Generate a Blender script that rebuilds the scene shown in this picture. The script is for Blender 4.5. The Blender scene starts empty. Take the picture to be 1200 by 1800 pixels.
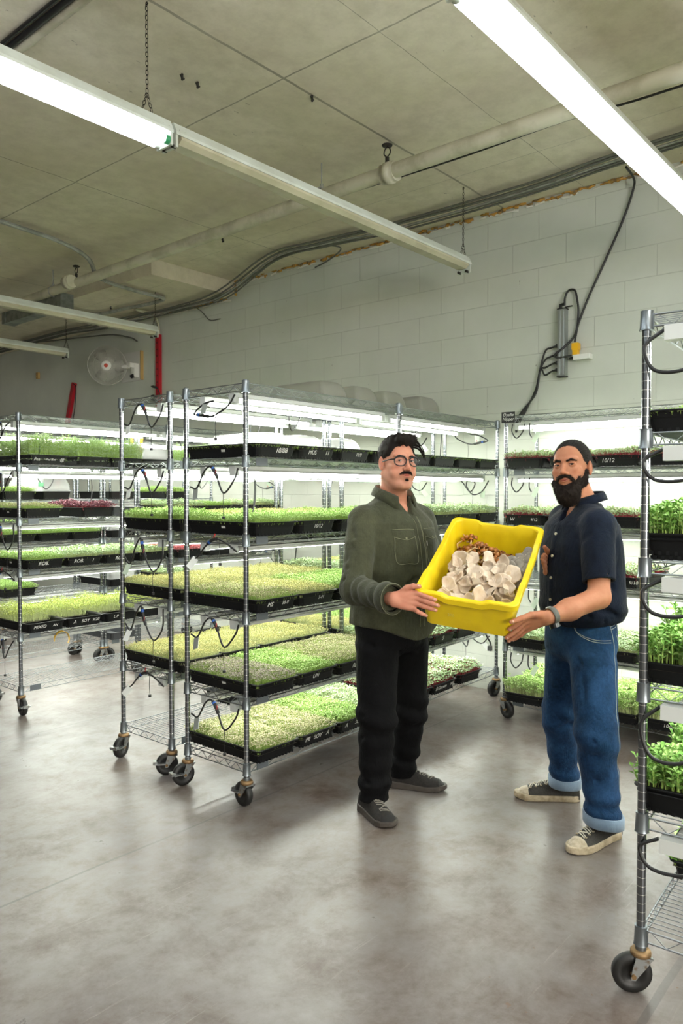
import bpy, math, random
import numpy as np
from mathutils import Vector, Matrix
from mathutils.bvhtree import BVHTree

S = bpy.context.scene
COL = S.collection
PI = math.pi

# ------------------------------------------------------------------ camera
PHI = 0.866
cam_d = bpy.data.cameras.new('camera')
cam = bpy.data.objects.new('camera', cam_d)
COL.objects.link(cam)
cam.location = (0, 0, 1.468)
cam.rotation_euler = (PI / 2 - 0.025, 0, -PHI)
cam_d.sensor_fit = 'VERTICAL'
cam_d.sensor_height = 36.0
cam_d.lens = 1333.0 / 1800.0 * 36.0
cam_d.clip_start = 0.05
cam_d.clip_end = 100
S.camera = cam

# ------------------------------------------------------------------ light and exposure
S.view_settings.view_transform = 'Standard'
S.view_settings.look = 'None'
S.view_settings.gamma = 1.0
S.view_settings.use_curve_mapping = False
S.view_settings.exposure = 0.0
GROW = 40.0          # emission of the grow-light tubes
TUBE = 25.0          # emission of the lit ceiling tubes
world = bpy.data.worlds.new('world')
S.world = world
world.use_nodes = True
world.node_tree.nodes['Background'].inputs[0].default_value = (0.9, 0.95, 1.0, 1)
world.node_tree.nodes['Background'].inputs[1].default_value = 0.0
# soft fill added behind the photographer, set in an added window opening
wl = bpy.data.lights.new('added_fill_light', 'AREA')
wl.shape = 'RECTANGLE'; wl.size = 3.2; wl.size_y = 1.5
wl.energy = 390; wl.color = (1.0, 0.955, 0.88)
wlo = bpy.data.objects.new('added_fill_light', wl)
COL.objects.link(wlo)
wlo.location = (-1.2, -3.9, 1.9)
wlo.rotation_euler = (math.radians(90), 0, math.radians(-20))
cy = S.cycles
cy.max_bounces = 7; cy.diffuse_bounces = 4; cy.glossy_bounces = 3
cy.transmission_bounces = 4; cy.transparent_max_bounces = 10
cy.caustics_reflective = False; cy.caustics_refractive = False
cy.sample_clamp_indirect = 4.0
cy.use_denoising = True
cy.use_light_tree = True

# ------------------------------------------------------------------ materials
def lin(h):
    if isinstance(h, (tuple, list)):
        return tuple(h)[:3] + (1,)
    h = h.lstrip('#')
    c = [int(h[i:i + 2], 16) / 255 for i in (0, 2, 4)]
    return tuple((x / 12.92 if x <= .04045 else ((x + .055) / 1.055) ** 2.4) for x in c) + (1,)

class NT:
    def __init__(s, m):
        s.t = m.node_tree; s.n = s.t.nodes; s.b = s.n['Principled BSDF']
    def new(s, ty, **kw):
        n = s.n.new(ty)
        for k, v in kw.items():
            if k.startswith('i_'):
                n.inputs[k[2:].replace('_', ' ')].default_value = v
            else:
                setattr(n, k, v)
        return n
    def link(s, a, b): s.t.links.new(a, b)
    def ramp(s, fac, stops):
        r = s.n.new('ShaderNodeValToRGB')
        e = r.color_ramp.elements
        while len(e) < len(stops): e.new(0.5)
        for x, (p, c) in zip(e, stops):
            x.position = p; x.color = lin(c)
        s.link(fac, r.inputs[0]); return r.outputs[0]
    def mix(s, fac, a, b, mode='MIX'):
        m = s.n.new('ShaderNodeMix'); m.data_type = 'RGBA'; m.blend_type = mode
        for sock, v in ((m.inputs[0], fac), (m.inputs[6], a), (m.inputs[7], b)):
            if hasattr(v, 'is_linked') or hasattr(v, 'links'): s.link(v, sock)
            else: sock.default_value = v if not isinstance(v, str) else lin(v)
        return m.outputs[2]
    def math(s, op, a, b=None, c=None, clamp=False):
        m = s.n.new('ShaderNodeMath'); m.operation = op; m.use_clamp = clamp
        for i, v in enumerate((a, b, c)):
            if v is None: continue
            if hasattr(v, 'links'): s.link(v, m.inputs[i])
            else: m.inputs[i].default_value = v
        return m.outputs[0]
    def coord(s, kind='Object', scale=(1, 1, 1)):
        c = s.n.new('ShaderNodeTexCoord'); mp = s.n.new('ShaderNodeMapping')
        mp.inputs['Scale'].default_value = scale
        s.link(c.outputs[kind], mp.inputs[0]); return mp.outputs[0]
    def noise(s, vec, scale, detail=4, rough=.5, dist=0):
        n = s.new('ShaderNodeTexNoise'); n.inputs['Scale'].default_value = scale
        n.inputs['Detail'].default_value = detail; n.inputs['Roughness'].default_value = rough
        n.inputs['Distortion'].default_value = dist
        s.link(vec, n.inputs[0]); return n.outputs[0]
    def bump(s, h, strength=.3, dist=.01, prev=None):
        b = s.new('ShaderNodeBump'); b.inputs['Strength'].default_value = strength
        b.inputs['Distance'].default_value = dist
        s.link(h, b.inputs['Height'])
        if prev is not None: s.link(prev, b.inputs['Normal'])
        s.link(b.outputs[0], s.b.inputs['Normal']); return b.outputs[0]

def mat(name, col, rough=.5, metal=0.0, spec=.5, noise=None, bump=None, emit=None, es=1, alpha=1, island=None, trans=0, coat=0, sub=0):
    m = bpy.data.materials.new(name); m.use_nodes = True
    t = NT(m); b = t.b
    b.inputs['Base Color'].default_value = lin(col)
    b.inputs['Roughness'].default_value = rough
    b.inputs['Metallic'].default_value = metal
    b.inputs['Specular IOR Level'].default_value = spec
    b.inputs['Alpha'].default_value = alpha
    if trans: b.inputs['Transmission Weight'].default_value = trans
    if coat: b.inputs['Coat Weight'].default_value = coat
    if sub:
        b.inputs['Subsurface Weight'].default_value = sub
        b.inputs['Subsurface Radius'].default_value = (.012, .005, .003)
        b.inputs['Subsurface Scale'].default_value = 1
    if emit is not None:
        b.inputs['Emission Color'].default_value = lin(emit)
        b.inputs['Emission Strength'].default_value = es
    if noise:          # (scale, other colour, lo, hi)
        v = t.coord()
        f = t.noise(v, noise[0], 5, .6)
        r = t.new('ShaderNodeMapRange'); r.inputs[1].default_value = noise[2]; r.inputs[2].default_value = noise[3]
        t.link(f, r.inputs[0])
        t.link(t.mix(r.outputs[0], lin(col), lin(noise[1])), b.inputs['Base Color'])
    if island:
        g = t.new('ShaderNodeNewGeometry')
        t.link(t.ramp(g.outputs['Random Per Island'], island), b.inputs['Base Color'])
    if bump:           # (scale, strength, distance)
        v = t.coord()
        t.bump(t.noise(v, bump[0], 4, .6), bump[1], bump[2])
    return m

# ------------------------------------------------------------------ mesh builders
class MB:
    """collects simple shapes; build() links them as one mesh object"""
    def __init__(s): s.v = []; s.f = []; s.m = []; s.sm = []
    def add(s, vs, fs, mi=0, smooth=False):
        o = len(s.v); s.v += [tuple(v) for v in vs]
        s.f += [tuple(i + o for i in f) for f in fs]
        s.m += [mi] * len(fs); s.sm += [smooth] * len(fs)
    def box(s, lo, hi, mi=0, M=None):
        x0, y0, z0 = lo; x1, y1, z1 = hi
        vs = [(x0,y0,z0),(x1,y0,z0),(x1,y1,z0),(x0,y1,z0),(x0,y0,z1),(x1,y0,z1),(x1,y1,z1),(x0,y1,z1)]
        if M is not None: vs = [tuple(M @ Vector(v)) for v in vs]
        s.add(vs, [(0,3,2,1),(4,5,6,7),(0,1,5,4),(1,2,6,5),(2,3,7,6),(3,0,4,7)], mi)
    def tube(s, pts, r, n=6, mi=0, caps=True, smooth=True, closed=False):
        pts = [Vector(p) for p in pts]
        rs = r if isinstance(r, (list, tuple)) else [r] * len(pts)
        N = len(pts); vs = []; nrm = None
        for i, p in enumerate(pts):
            a = pts[(i - 1) % N] if (closed or i) else p
            b = pts[(i + 1) % N] if (closed or i < N - 1) else p
            t = (b - a)
            t = t.normalized() if t.length > 1e-9 else Vector((0, 0, 1))
            if nrm is None:
                nrm = t.orthogonal().normalized()
            else:
                nrm = (nrm - t * nrm.dot(t))
                nrm = nrm.normalized() if nrm.length > 1e-6 else t.orthogonal().normalized()
            bn = t.cross(nrm)
            for k in range(n):
                a_ = 2 * PI * k / n
                vs.append(p + (nrm * math.cos(a_) + bn * math.sin(a_)) * rs[i])
        fs = []
        for i in range(N if closed else N - 1):
            j = (i + 1) % N
            for k in range(n):
                k2 = (k + 1) % n
                fs.append((i * n + k, i * n + k2, j * n + k2, j * n + k))
        s.add(vs, fs, mi, smooth)
        if caps and not closed:
            s.add(vs[:n], [tuple(range(n - 1, -1, -1))], mi)
            s.add(vs[-n:], [tuple(range(n))], mi)
    def cyl(s, a, b, r, n=12, mi=0, r2=None): s.tube([a, b], [r, r if r2 is None else r2], n, mi)
    def lathe(s, prof, c=(0, 0, 0), n=24, mi=0, M=None, smooth=True):
        vs = []
        for (r, z) in prof:
            for k in range(n):
                a = 2 * PI * k / n
                v = Vector((r * math.cos(a), r * math.sin(a), z))
                if M is not None: v = M @ v
                vs.append(v + Vector(c))
        fs = []
        for i in range(len(prof) - 1):
            for k in range(n):
                k2 = (k + 1) % n
                fs.append((i * n + k, i * n + k2, (i + 1) * n + k2, (i + 1) * n + k))
        s.add(vs, fs, mi, smooth)
    def loft(s, rings, mi=0, smooth=False, cap0=False, cap1=False):
        n = len(rings[0]); vs = [v for r in rings for v in r]; fs = []
        for i in range(len(rings) - 1):
            for k in range(n):
                k2 = (k + 1) % n
                fs.append((i * n + k, i * n + k2, (i + 1) * n + k2, (i + 1) * n + k))
        if cap0: fs.append(tuple(range(n - 1, -1, -1)))
        if cap1: fs.append(tuple(range((len(rings) - 1) * n, len(rings) * n)))
        s.add(vs, fs, mi, smooth)
    def mesh(s, name, mats):
        me = bpy.data.meshes.new(name)
        me.from_pydata(s.v, [], s.f)
        for m in (mats if isinstance(mats, (list, tuple)) else [mats]): me.materials.append(m)
        me.polygons.foreach_set('material_index', s.m)
        me.polygons.foreach_set('use_smooth', s.sm)
        me.update(); return me
    def build(s, name, mats, parent=None, loc=(0, 0, 0), rot=(0, 0, 0)):
        return obj(name, s.mesh(name, mats), parent, loc, rot)

def obj(name, data, parent=None, loc=(0, 0, 0), rot=(0, 0, 0)):
    o = bpy.data.objects.new(name, data); COL.objects.link(o)
    if parent is not None: o.parent = parent
    o.location = loc; o.rotation_euler = rot
    return o

def npmesh(name, V, Q, mats, mi=None, smooth=False):
    """V (n,3), Q (m,k) index array"""
    V = np.asarray(V, np.float32); Q = np.asarray(Q, np.int32)
    me = bpy.data.meshes.new(name); k = Q.shape[1]
    me.vertices.add(len(V)); me.vertices.foreach_set('co', V.ravel())
    me.loops.add(Q.size); me.loops.foreach_set('vertex_index', Q.ravel())
    me.polygons.add(len(Q)); me.polygons.foreach_set('loop_start', np.arange(0, Q.size, k, dtype=np.int32))
    for m in (mats if isinstance(mats, (list, tuple)) else [mats]): me.materials.append(m)
    if mi is not None: me.polygons.foreach_set('material_index', np.asarray(mi, np.int32))
    me.polygons.foreach_set('use_smooth', np.full(len(Q), smooth))
    me.update(calc_edges=True); me.validate(); return me

def thing(name, label, cat, loc=(0, 0, 0), rz=0, group=None, rot=None):
    o = bpy.data.objects.new(name, None); COL.objects.link(o)
    o.empty_display_size = .05
    o.location = loc; o.rotation_euler = rot if rot is not None else (0, 0, rz)
    return tag(o, label, cat, group)
def tag(o, label, cat, group=None):
    o['label'] = label; o['category'] = cat
    if group: o['group'] = group
    return o
def struct(o): o['kind'] = 'structure'; return o
def copy_tree(o, parent=None):
    c = o.copy(); COL.objects.link(c)
    if parent is not None: c.parent = parent
    for ch in [x for x in bpy.data.objects if x.parent == o]: copy_tree(ch, c)
    return c
def spline(pts, sub=6):
    """Catmull-Rom through pts"""
    P = [Vector(p) for p in pts]
    if len(P) < 3: return P
    P = [P[0] * 2 - P[1]] + P + [P[-1] * 2 - P[-2]]
    out = []
    for i in range(1, len(P) - 2):
        for j in range(sub):
            t = j / sub
            out.append(.5 * ((2 * P[i]) + (P[i + 1] - P[i - 1]) * t + (2 * P[i - 1] - 5 * P[i] + 4 * P[i + 1] - P[i + 2]) * t * t
                       + (-P[i - 1] + 3 * P[i] - 3 * P[i + 1] + P[i + 2]) * t ** 3))
    out.append(P[-2]); return out
def text_obj(name, s, size, m, parent, loc, rot, shear=.25, ex=.0004, align='CENTER'):
    cu = bpy.data.curves.new(name, 'FONT'); cu.body = s; cu.size = size; cu.shear = shear
    cu.extrude = ex; cu.align_x = align; cu.align_y = 'CENTER'; cu.resolution_u = 3
    tmp = bpy.data.objects.new('tmp', cu)
    me = bpy.data.meshes.new_from_object(tmp); bpy.data.objects.remove(tmp); bpy.data.curves.remove(cu)
    me.materials.clear(); me.materials.append(m)
    return obj(name, me, parent, loc, rot)
# ------------------------------------------------------------------ room shell
WU = 5.0; CZ = 3.53; U0 = -4.2; V0 = -4.6; V1 = 13.0

m_floor = mat('polished_concrete', '#8d8987', .34)
t = NT(m_floor)
c = t.coord('Object')
n1 = t.noise(c, .9, 6, .62, .4); n2 = t.noise(c, 4.2, 9, .75, .15); n3 = t.noise(c, 60, 3, .6)
base = t.ramp(n1, [(.3, '#706967'), (.5, '#817b78'), (.7, '#8d8784')])
blot = t.ramp(n2, [(.36, '#ffffff'), (.48, '#f0ece8'), (.56, '#ded4cc'), (.64, '#c4b4a6'), (.72, '#ad9886')])
b1 = t.mix(1.0, base, blot, 'MULTIPLY')
st = t.noise(c, 1.3, 8, .8, .3)
stf = t.ramp(st, [(.55, (0, 0, 0)), (.68, (.75, .75, .75))])
b2 = t.mix(stf, b1, t.mix(1.0, b1, '#c2ab97', 'MULTIPLY'))
# worn pale patches and dark dirt specks
pl = t.ramp(t.noise(c, 2.6, 10, .85, .3), [(.6, (0, 0, 0)), (.7, (.45, .45, .45))])
b3 = t.mix(pl, b2, '#8d8780')
sp = t.ramp(t.noise(c, 26, 2, .5), [(.74, (0, 0, 0)), (.77, (1, 1, 1))])
b4 = t.mix(sp, b3, '#6d5646')
fl = t.ramp(t.noise(c, 7.5, 12, .9, .1), [(.60, (0, 0, 0)), (.64, (.55, .55, .55))])
fz = t.ramp(t.noise(c, .8, 3, .6), [(.42, (0, 0, 0)), (.6, (1, 1, 1))])
b4 = t.mix(t.mix(1.0, fl, fz, 'MULTIPLY'), b4, '#8a7464')
sc_ = t.ramp(t.noise(t.coord('Object', (1.2, 26, 1)), 1.6, 6, .75), [(.60, (0, 0, 0)), (.68, (.35, .35, .35))])
b4 = t.mix(sc_, b4, '#9b948e')
# sawn joints running towards the block wall
sep = t.new('ShaderNodeSeparateXYZ'); t.link(c, sep.inputs[0])
def line(axis_out, pos, w, wob):
    d = t.math('ABSOLUTE', t.math('SUBTRACT', t.math('ADD', axis_out, t.math('MULTIPLY', wob, .02)), pos + .01))
    return t.math('LESS_THAN', d, w)
wob = t.noise(c, 2.0, 3)
L = line(sep.outputs[1], 2.64, .006, wob)
for p_, w_ in ((.705, .012), (4.4, .005), (-1.3, .006)):
    L = t.math('MAXIMUM', L, line(sep.outputs[1], p_, w_, wob))
b5 = t.mix(t.math('MULTIPLY', L, .55), b4, '#4f4b49')
t.link(b5, t.b.inputs['Base Color'])
rr = t.new('ShaderNodeMapRange'); t.link(n2, rr.inputs[0]); rr.inputs[3].default_value = .2; rr.inputs[4].default_value = .42
t.link(rr.outputs[0], t.b.inputs['Roughness'])
t.bump(t.math('ADD', t.math('MULTIPLY', n2, .6), t.math('MULTIPLY', n3, .12)), .12, .01)

m_block = mat('painted_block_wall', '#d9dad3', .6)
t = NT(m_block)
c = t.coord('Object')
sep = t.new('ShaderNodeSeparateXYZ'); t.link(c, sep.inputs[0])
cmb = t.new('ShaderNodeCombineXYZ'); t.link(sep.outputs[1], cmb.inputs[0])
t.link(t.math('ADD', sep.outputs[2], .148), cmb.inputs[1])
br = t.new('ShaderNodeTexBrick'); t.link(cmb.outputs[0], br.inputs[0])
br.inputs['Scale'].default_value = 1; br.inputs['Brick Width'].default_value = .405; br.inputs['Row Height'].default_value = .2
br.inputs['Mortar Size'].default_value = .0035; br.inputs['Mortar Smooth'].default_value = .6; br.offset = .5
nz = t.noise(c, 1.3, 5, .6); nf = t.noise(c, 30, 5, .7)
mask = t.math('LESS_THAN', sep.outputs[1], 6.62)
mort = t.math('MULTIPLY', br.outputs['Fac'], mask)
colr = t.ramp(nz, [(.3, '#b6bab0'), (.7, '#c4c7bd')])
c1 = t.mix(t.math('MULTIPLY', mort, t.math('MULTIPLY', t.noise(c, 3.0, 4), .55)), colr, '#8c8d85')
pit = t.ramp(t.noise(c, 15, 2, .5), [(.76, (0, 0, 0)), (.79, (.7, .7, .7))])
c2 = t.mix(pit, c1, '#77756d')
t.link(c2, t.b.inputs['Base Color'])
t.bump(t.math('ADD', t.math('MULTIPLY', mort, -1.0), t.math('MULTIPLY', nf, .25)), .5, .004)

m_wall = mat('painted_wall', '#cdccc7', .65, noise=(.8, '#bebdb8', .3, .7), bump=(40, .1, .003))

m_ceil = mat('concrete_ceiling', '#a9a695', .85)
t = NT(m_ceil)
c = t.coord('Object')
sep = t.new('ShaderNodeSeparateXYZ'); t.link(c, sep.inputs[0])
n1 = t.noise(c, .8, 6, .6, .5); n2 = t.noise(c, 9, 8, .7); 
base = t.ramp(n1, [(.3, '#c3baa2'), (.55, '#d4ccb6'), (.75, '#dcd5c2')])
c1 = t.mix(t.ramp(n2, [(.35, (.5, .5, .5)), (.6, (0, 0, 0))]), base, '#b3aa94')
wob = t.noise(c, 1.5, 5, .7)
L = None
for ax, pos, w_ in ((0, 2.73, .005), (1, 2.70, .008), (1, 2.10, .002), (1, 4.64, .004), (0, .6, .005), (0, 4.3, .0016), (1, 7.2, .004)):
    d = t.math('ABSOLUTE', t.math('SUBTRACT', t.math('ADD', sep.outputs[ax], t.math('MULTIPLY', wob, .03)), pos + .015))
    l = t.math('LESS_THAN', d, w_)
    L = l if L is None else t.math('MAXIMUM', L, l)
c2 = t.mix(t.math('MULTIPLY', L, t.math('ADD', t.math('MULTIPLY', wob, .9), .1), clamp=True), c1, '#504d43')
# small pits and pour marks stretched along the boards
cs = t.coord('Object', (14, 34, 1))
pits = t.ramp(t.noise(cs, 1.0, 3, .6), [(.70, (0, 0, 0)), (.74, (.75, .75, .75))])
zone = t.ramp(t.noise(c, .7, 2), [(.42, (0, 0, 0)), (.6, (1, 1, 1))])
c3 = t.mix(t.mix(1.0, pits, zone, 'MULTIPLY'), c2, '#5d5a50')
t.link(c3, t.b.inputs['Base Color'])
ln = t.noise(t.coord('Object', (3, 60, 1)), 1.0, 3)
t.bump(t.math('ADD', t.math('ADD', t.math('MULTIPLY', n2, .6), t.math('MULTIPLY', ln, .25)), t.math('MULTIPLY', L, -1)), .5, .006)

def slab(name, lo, hi, m):
    b = MB(); b.box(lo, hi); return struct(b.build(name, m))
slab('floor', (U0 - .2, V0 - .2, -.12), (WU + .2, V1 + .2, 0), m_floor)
slab('ceiling', (U0 - .2, V0 - .2, CZ), (WU + .2, V1 + .2, CZ + .15), m_ceil)
slab('wall_far', (WU, V0 - .2, 0), (WU + .2, V1 + .2, CZ), m_block)
slab('wall_end', (U0 - .2, V1, 0), (WU, V1 + .2, CZ), m_wall)
slab('wall_near', (U0 - .2, V0 - .2, 0), (U0, V1, CZ), m_wall)
# wall behind the photographer, with a wide window opening added for the fill light
b = MB()
b.box((U0, V0 - .2, 0), (-3.0, V0, CZ)); b.box((1.2, V0 - .2, 0), (WU, V0, CZ))
b.box((-3.0, V0 - .2, 0), (1.2, V0, 1.0)); b.box((-3.0, V0 - .2, 2.8), (1.2, V0, CZ))
struct(b.build('wall_back', m_wall))
b = MB()
for x in (-3.0, -1.63, -.26, 1.13): b.box((x, V0 - .14, 1.0), (x + .07, V0 - .07, 2.8))
for z in (1.0, 2.73): b.box((-3.0, V0 - .14, z), (1.2, V0 - .07, z + .07))
m_white = mat('white_painted_metal', '#d4d6d0', .4)
struct(b.build('added_window_1', m_white))  # frame of the unseen window added around the fill light
wlo.location = (-.9, V0 + .02, 1.9); wlo.rotation_euler = (PI / 2, 0, 0)   # faces into the room

# lowered bay of the ceiling near the far corner
b = MB(); b.box((4.03, 5.62, 3.39), (WU, V1, CZ)); struct(b.build('ceiling_bay', m_ceil))

# foam filled crack where the block wall meets the ceiling
m_foam = mat('expanding_foam', '#b98a3c', .8, noise=(25, '#6d5a3c', .45, .6), bump=(60, .6, .01))
m_flake = mat('peeling_paint', '#d2d0c6', .7)
rng = random.Random(5)
b = MB(); v = -1.0
while v < 6.6:
    st_ = rng.uniform(.03, .09)
    top = CZ if v < 5.6 else 3.39
    if rng.random() < (.75 if v < 3 else .9):
        r = rng.uniform(.007, .018)
        z = top - rng.uniform(.002, .022)
        b.tube([(WU - .004, v, z), (WU - .01, v + st_ * .5, z - rng.uniform(-.006, .012)), (WU - .004, v + st_, z)],
               [r * .6, r, r * .5], 6, 0)
    if rng.random() < .45:
        b.tube([(WU - .004, v, top - .03 + rng.uniform(-.01, .01)), (WU - .008, v + st_, top - .032)], rng.uniform(.004, .011), 5, 1)
    v += st_ * rng.uniform(.7, 1.1)
for z in np.linspace(3.39, 3.53, 7):
    b.tube([(WU - .004, 5.59, z), (WU - .012, 5.60, z + .02)], [.009, .012], 6, 0)
struct(b.build('trim_1', [m_foam, m_flake]))

# ------------------------------------------------------------------ ceiling fittings
m_fix = mat('fixture_enamel', '#c5ccc4', .45, noise=(6, '#b3b8ac', .4, .7))
m_off = mat('unlit_tube_glass', '#b9b49c', .25, noise=(3, '#a8a38c', .4, .6))
m_lit = mat('lit_tube', '#ffffff', .4, emit='#eef7ff', es=TUBE)
m_dark = mat('dark_iron', '#2b2823', .6, metal=.4)
m_chain = mat('rusty_chain', '#2a251f', .6, metal=.6)
m_green = mat('green_tube_cap', '#2e8a5a', .4)
m_galv = mat('galvanised_steel', '#8d918c', .42, metal=.75, noise=(14, '#6f7470', .4, .65))
m_pipe = mat('painted_pipe', '#b9b59f', .5, noise=(5, '#a39e88', .45, .6), bump=(20, .1, .004))
m_conduit = mat('grey_conduit', '#8f9088', .45, noise=(12, '#74756d', .45, .6))

def fixture(u0, u1, v, z, lit, label, group=None, nb=2):
    o = thing('fluorescent_batten', label, 'ceiling light', (u0, v, z), 0, group)
    Ln = u1 - u0
    b = MB()                                       # channel with sloping sides
    prof = [(-.055, .0), (-.055, .012), (-.033, .055), (.033, .055), (.055, .012), (.055, .0)]
    b.loft([[(x, p[0], p[1]) for p in prof] for x in (0, Ln)], cap0=True, cap1=True)
    for x in (.02, .05, Ln - .02, Ln - .05):
        for y in (-.045, -.039): b.cyl((x, y - .004, .022), (x, y + .002, .024), .003, 6, 1)
    b.build('channel', [m_fix, m_dark], o)
    if lit:
        for y in (-.032, .032):
            b = MB(); b.tube([(.035, y, -.03), (Ln - .035, y, -.03)], .019, 12, 0)
            b.build('tube', [m_lit], o)
            b = MB(); b.cyl((.012, y, -.03), (.036, y, -.03), .0195, 12, 0); b.cyl((Ln - .036, y, -.03), (Ln - .012, y, -.03), .0195, 12, 0)
            b.build('tube_cap', m_green if y < 0 else m_fix, o)
    else:
        b = MB(); prof = [(-.05, 0), (-.05, -.012), (-.03, -.03), (.03, -.03), (.05, -.012), (.05, 0)]
        b.loft([[(x, p[0], p[1]) for p in prof] for x in (.03, Ln - .03)], cap0=True, cap1=True)
        b.build('reflector', m_off, o)
    for x in (.0, Ln - .012):
        b = MB()
        b.box((x, -.05, -.052), (x + .012, .05, .0))
        if not lit:
            for y in (-.03, .03): b.cyl((x + .012, y, -.045), (x - .02 if x else -.006, y, -.045), .009, 8, 1)
        b.build('lamp_holder', [m_fix, m_dark], o)
    return o

def chain(u, v, z0, z1, label, group='hanging chains', roof=None):
    o = thing('hanging_chain', label, 'chain', (u, v, z0), 0, group)
    b = MB(); n = int((z1 - z0) / .021)
    V_ = .09
    def link(c, d, flip):
        d = Vector(d).normalized(); s_ = d.cross(Vector((1, 0, 0) if flip else (0, 1, 0))).normalized() * .0055
        h = d * .0115
        b.tube([c - h, c - h * .6 + s_, c + h * .6 + s_, c + h, c + h * .6 - s_, c - h * .6 - s_], .0016, 4, closed=True)
    top = Vector((0, 0, z1 - z0)); y_ = Vector((0, 0, V_))
    k = int((top - y_).length / .0185)
    for i in range(k): link(y_ + (top - y_) * ((i + .5) / k), top - y_, i % 2)
    for sx in (-.03, .03):
        e = Vector((sx, 0, 0)); kk = int((y_ - e).length / .0185)
        for i in range(kk): link(e + (y_ - e) * ((i + .5) / kk), y_ - e, i % 2)
    b.build('chain_links', m_chain, o)
    b = MB(); b.tube([(0, 0, z1 - z0 - .012), (.006, 0, z1 - z0 - .004), (0, 0, z1 - z0)], .003, 5); b.build('hook', m_chain, o)
    return o

FZ = 3.005
for (u0, u1, v, lit, lab) in (
    (-.41, 2.03, 2.72, True, 'glowing twin tube batten light whose far end butts against an unlit batten'),
    (2.045, 4.485, 2.72, False, 'unlit white batten light hanging end to end after the glowing one'),
    (1.98, 4.47, 1.22, True, 'brightly lit twin tube batten light hanging nearest above the two men'),
    (-.50, 1.96, 1.22, True, 'added lit batten light continuing the nearest lit row'),  # out-of-view batten, added to give more light
    (1.9, 4.41, 6.09, False, 'unlit batten light hanging in front of the lowered ceiling bay'),
    (1.9, 4.44, 7.76, False, 'unlit batten light hanging farthest away, beyond the wall fan'),
    (-2.9, -.45, 2.72, True, 'added lit batten light behind the photographer'),  # unseen batten added behind the camera for its light
    (-3.0, -.55, -.35, True, 'added lit batten light behind the photographer, beside the added back window'),  # another added batten out of view, brightens the room
    (-.5, 1.94, -.35, True, 'added lit batten light over the aisle behind the photographer'),  # added lamp, never in view, lights the scene from behind the camera
):
    fixture(u0, u1, v, FZ, lit, lab)
    top = 3.39 if (v > 5.7 and u1 > 4.03) else CZ
    for uu, side in ((u0 + .14, 'inner'), (u1 - (.0 if v > 2.8 else .02), 'outer')):
        if side == 'outer' and u1 < 4: continue
        if uu < -.5: continue
        t_ = top if uu > 4.03 and v > 5.7 else CZ
        chain(uu if side == 'outer' else uu - .25, v, FZ + .056, t_,
              {2.72: 'rusty chain holding the middle row of batten lights', 1.22: 'rusty chain holding the nearest lit batten light',
               6.09: 'rusty chain holding the batten light by the ceiling bay', 7.76: 'rusty chain holding the farthest batten light',
               -.35: 'rusty chain of an added batten light behind the photographer'}[v] + (', at its far end' if side == 'outer' else ', above the glowing tubes' if lit else ', at its near end'))  # chains of the added, unseen battens are added with them

# big pipe under the ceiling
def curve_thing(name, label, cat, pts, r, m, sub=6, n=8, group=None, spl=True):
    b = MB(); p = spline(pts, sub) if spl else pts
    b.tube(p, r, n); o = b.build(name, m); return tag(o, label, cat, group)
pipe = thing('sprinkler_pipe', 'long cream painted pipe slung under the concrete ceiling', 'pipe', (3.55, 0, 3.33))
b = MB(); b.tube([(0, V0 + .02, 0), (.02, 2.7, 0), (.1, 6.9, 0), (.12, 8.0, 0)], .042, 14); b.build('pipe_run', m_pipe, pipe)
for y in (2.68, 6.2, .95):
    b = MB(); b.tube([(.03, y - .05, 0), (.03, y - .02, 0), (.03, y - .02, 0), (.03, y + .02, 0), (.03, y + .02, 0), (.03, y + .05, 0)], [.056, .056, .062, .062, .056, .056], 14)
    b.build('coupling', m_pipe, pipe)
for k, (y, lab) in enumerate(((2.68, 'iron sprinkler head standing on the pipe coupling above the middle unlit batten'), (6.2, 'iron sprinkler head on the pipe near the galvanised box'))):
    o = thing('fire_sprinkler', lab, 'sprinkler', (3.56 if k == 0 else 3.65, y, 3.385))
    b = MB(); b.cyl((0, 0, -.01), (0, 0, .03), .012, 8)
    for s_ in (-1, 1): b.tube(spline([(0, 0, .03), (0, s_ * .022, .05), (0, s_ * .018, .075), (0, 0, .09)], 4), .004, 6)
    b.build('body', m_dark, o)
    b = MB(); b.lathe([(0, .092), (.03, .094), (.032, .1), (.02, .106), (0, .106)], n=12); b.build('deflector', m_dark, o)
for (y, x, lab) in ((3.2, 3.57, 'thin threaded rod hanging the pipe beside the middle batten'), (6.6, 3.65, 'thin threaded rod hanging the pipe near the galvanised box')):
    o = thing('hanger_rod', lab, 'pipe hanger', (x, y, 3.33))
    b = MB(); b.tube([(0, 0, .045), (0, 0, .2)], .005, 6); b.build('rod', m_conduit, o)
    b = MB(); b.tube([(.048 * math.cos(a), 0, .048 * math.sin(a)) for a in np.linspace(0, 2 * PI, 16, endpoint=False)], .005, 6, closed=True); b.cyl((0, 0, .04), (0, 0, .07), .011, 8)
    b.build('ring', m_conduit, o)

m_cable = mat('black_cable', '#161617', .5)
m_gcable = mat('grey_cable', '#55564f', .55)
curve_thing('cable_run', 'thin black wire running just below the cream pipe', 'cable',
            [(3.67, -1, 3.33), (3.666, 1.08, 3.32), (3.63, 1.6, 3.32), (3.66, 2.285, 3.325), (3.63, 3.09, 3.32), (3.6, 3.54, 3.32), (3.65, 4.0, 3.325), (3.65, 4.83, 3.32), (3.7, 5.4, 3.33), (3.72, 6.4, 3.33)], .006, m_cable)
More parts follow.
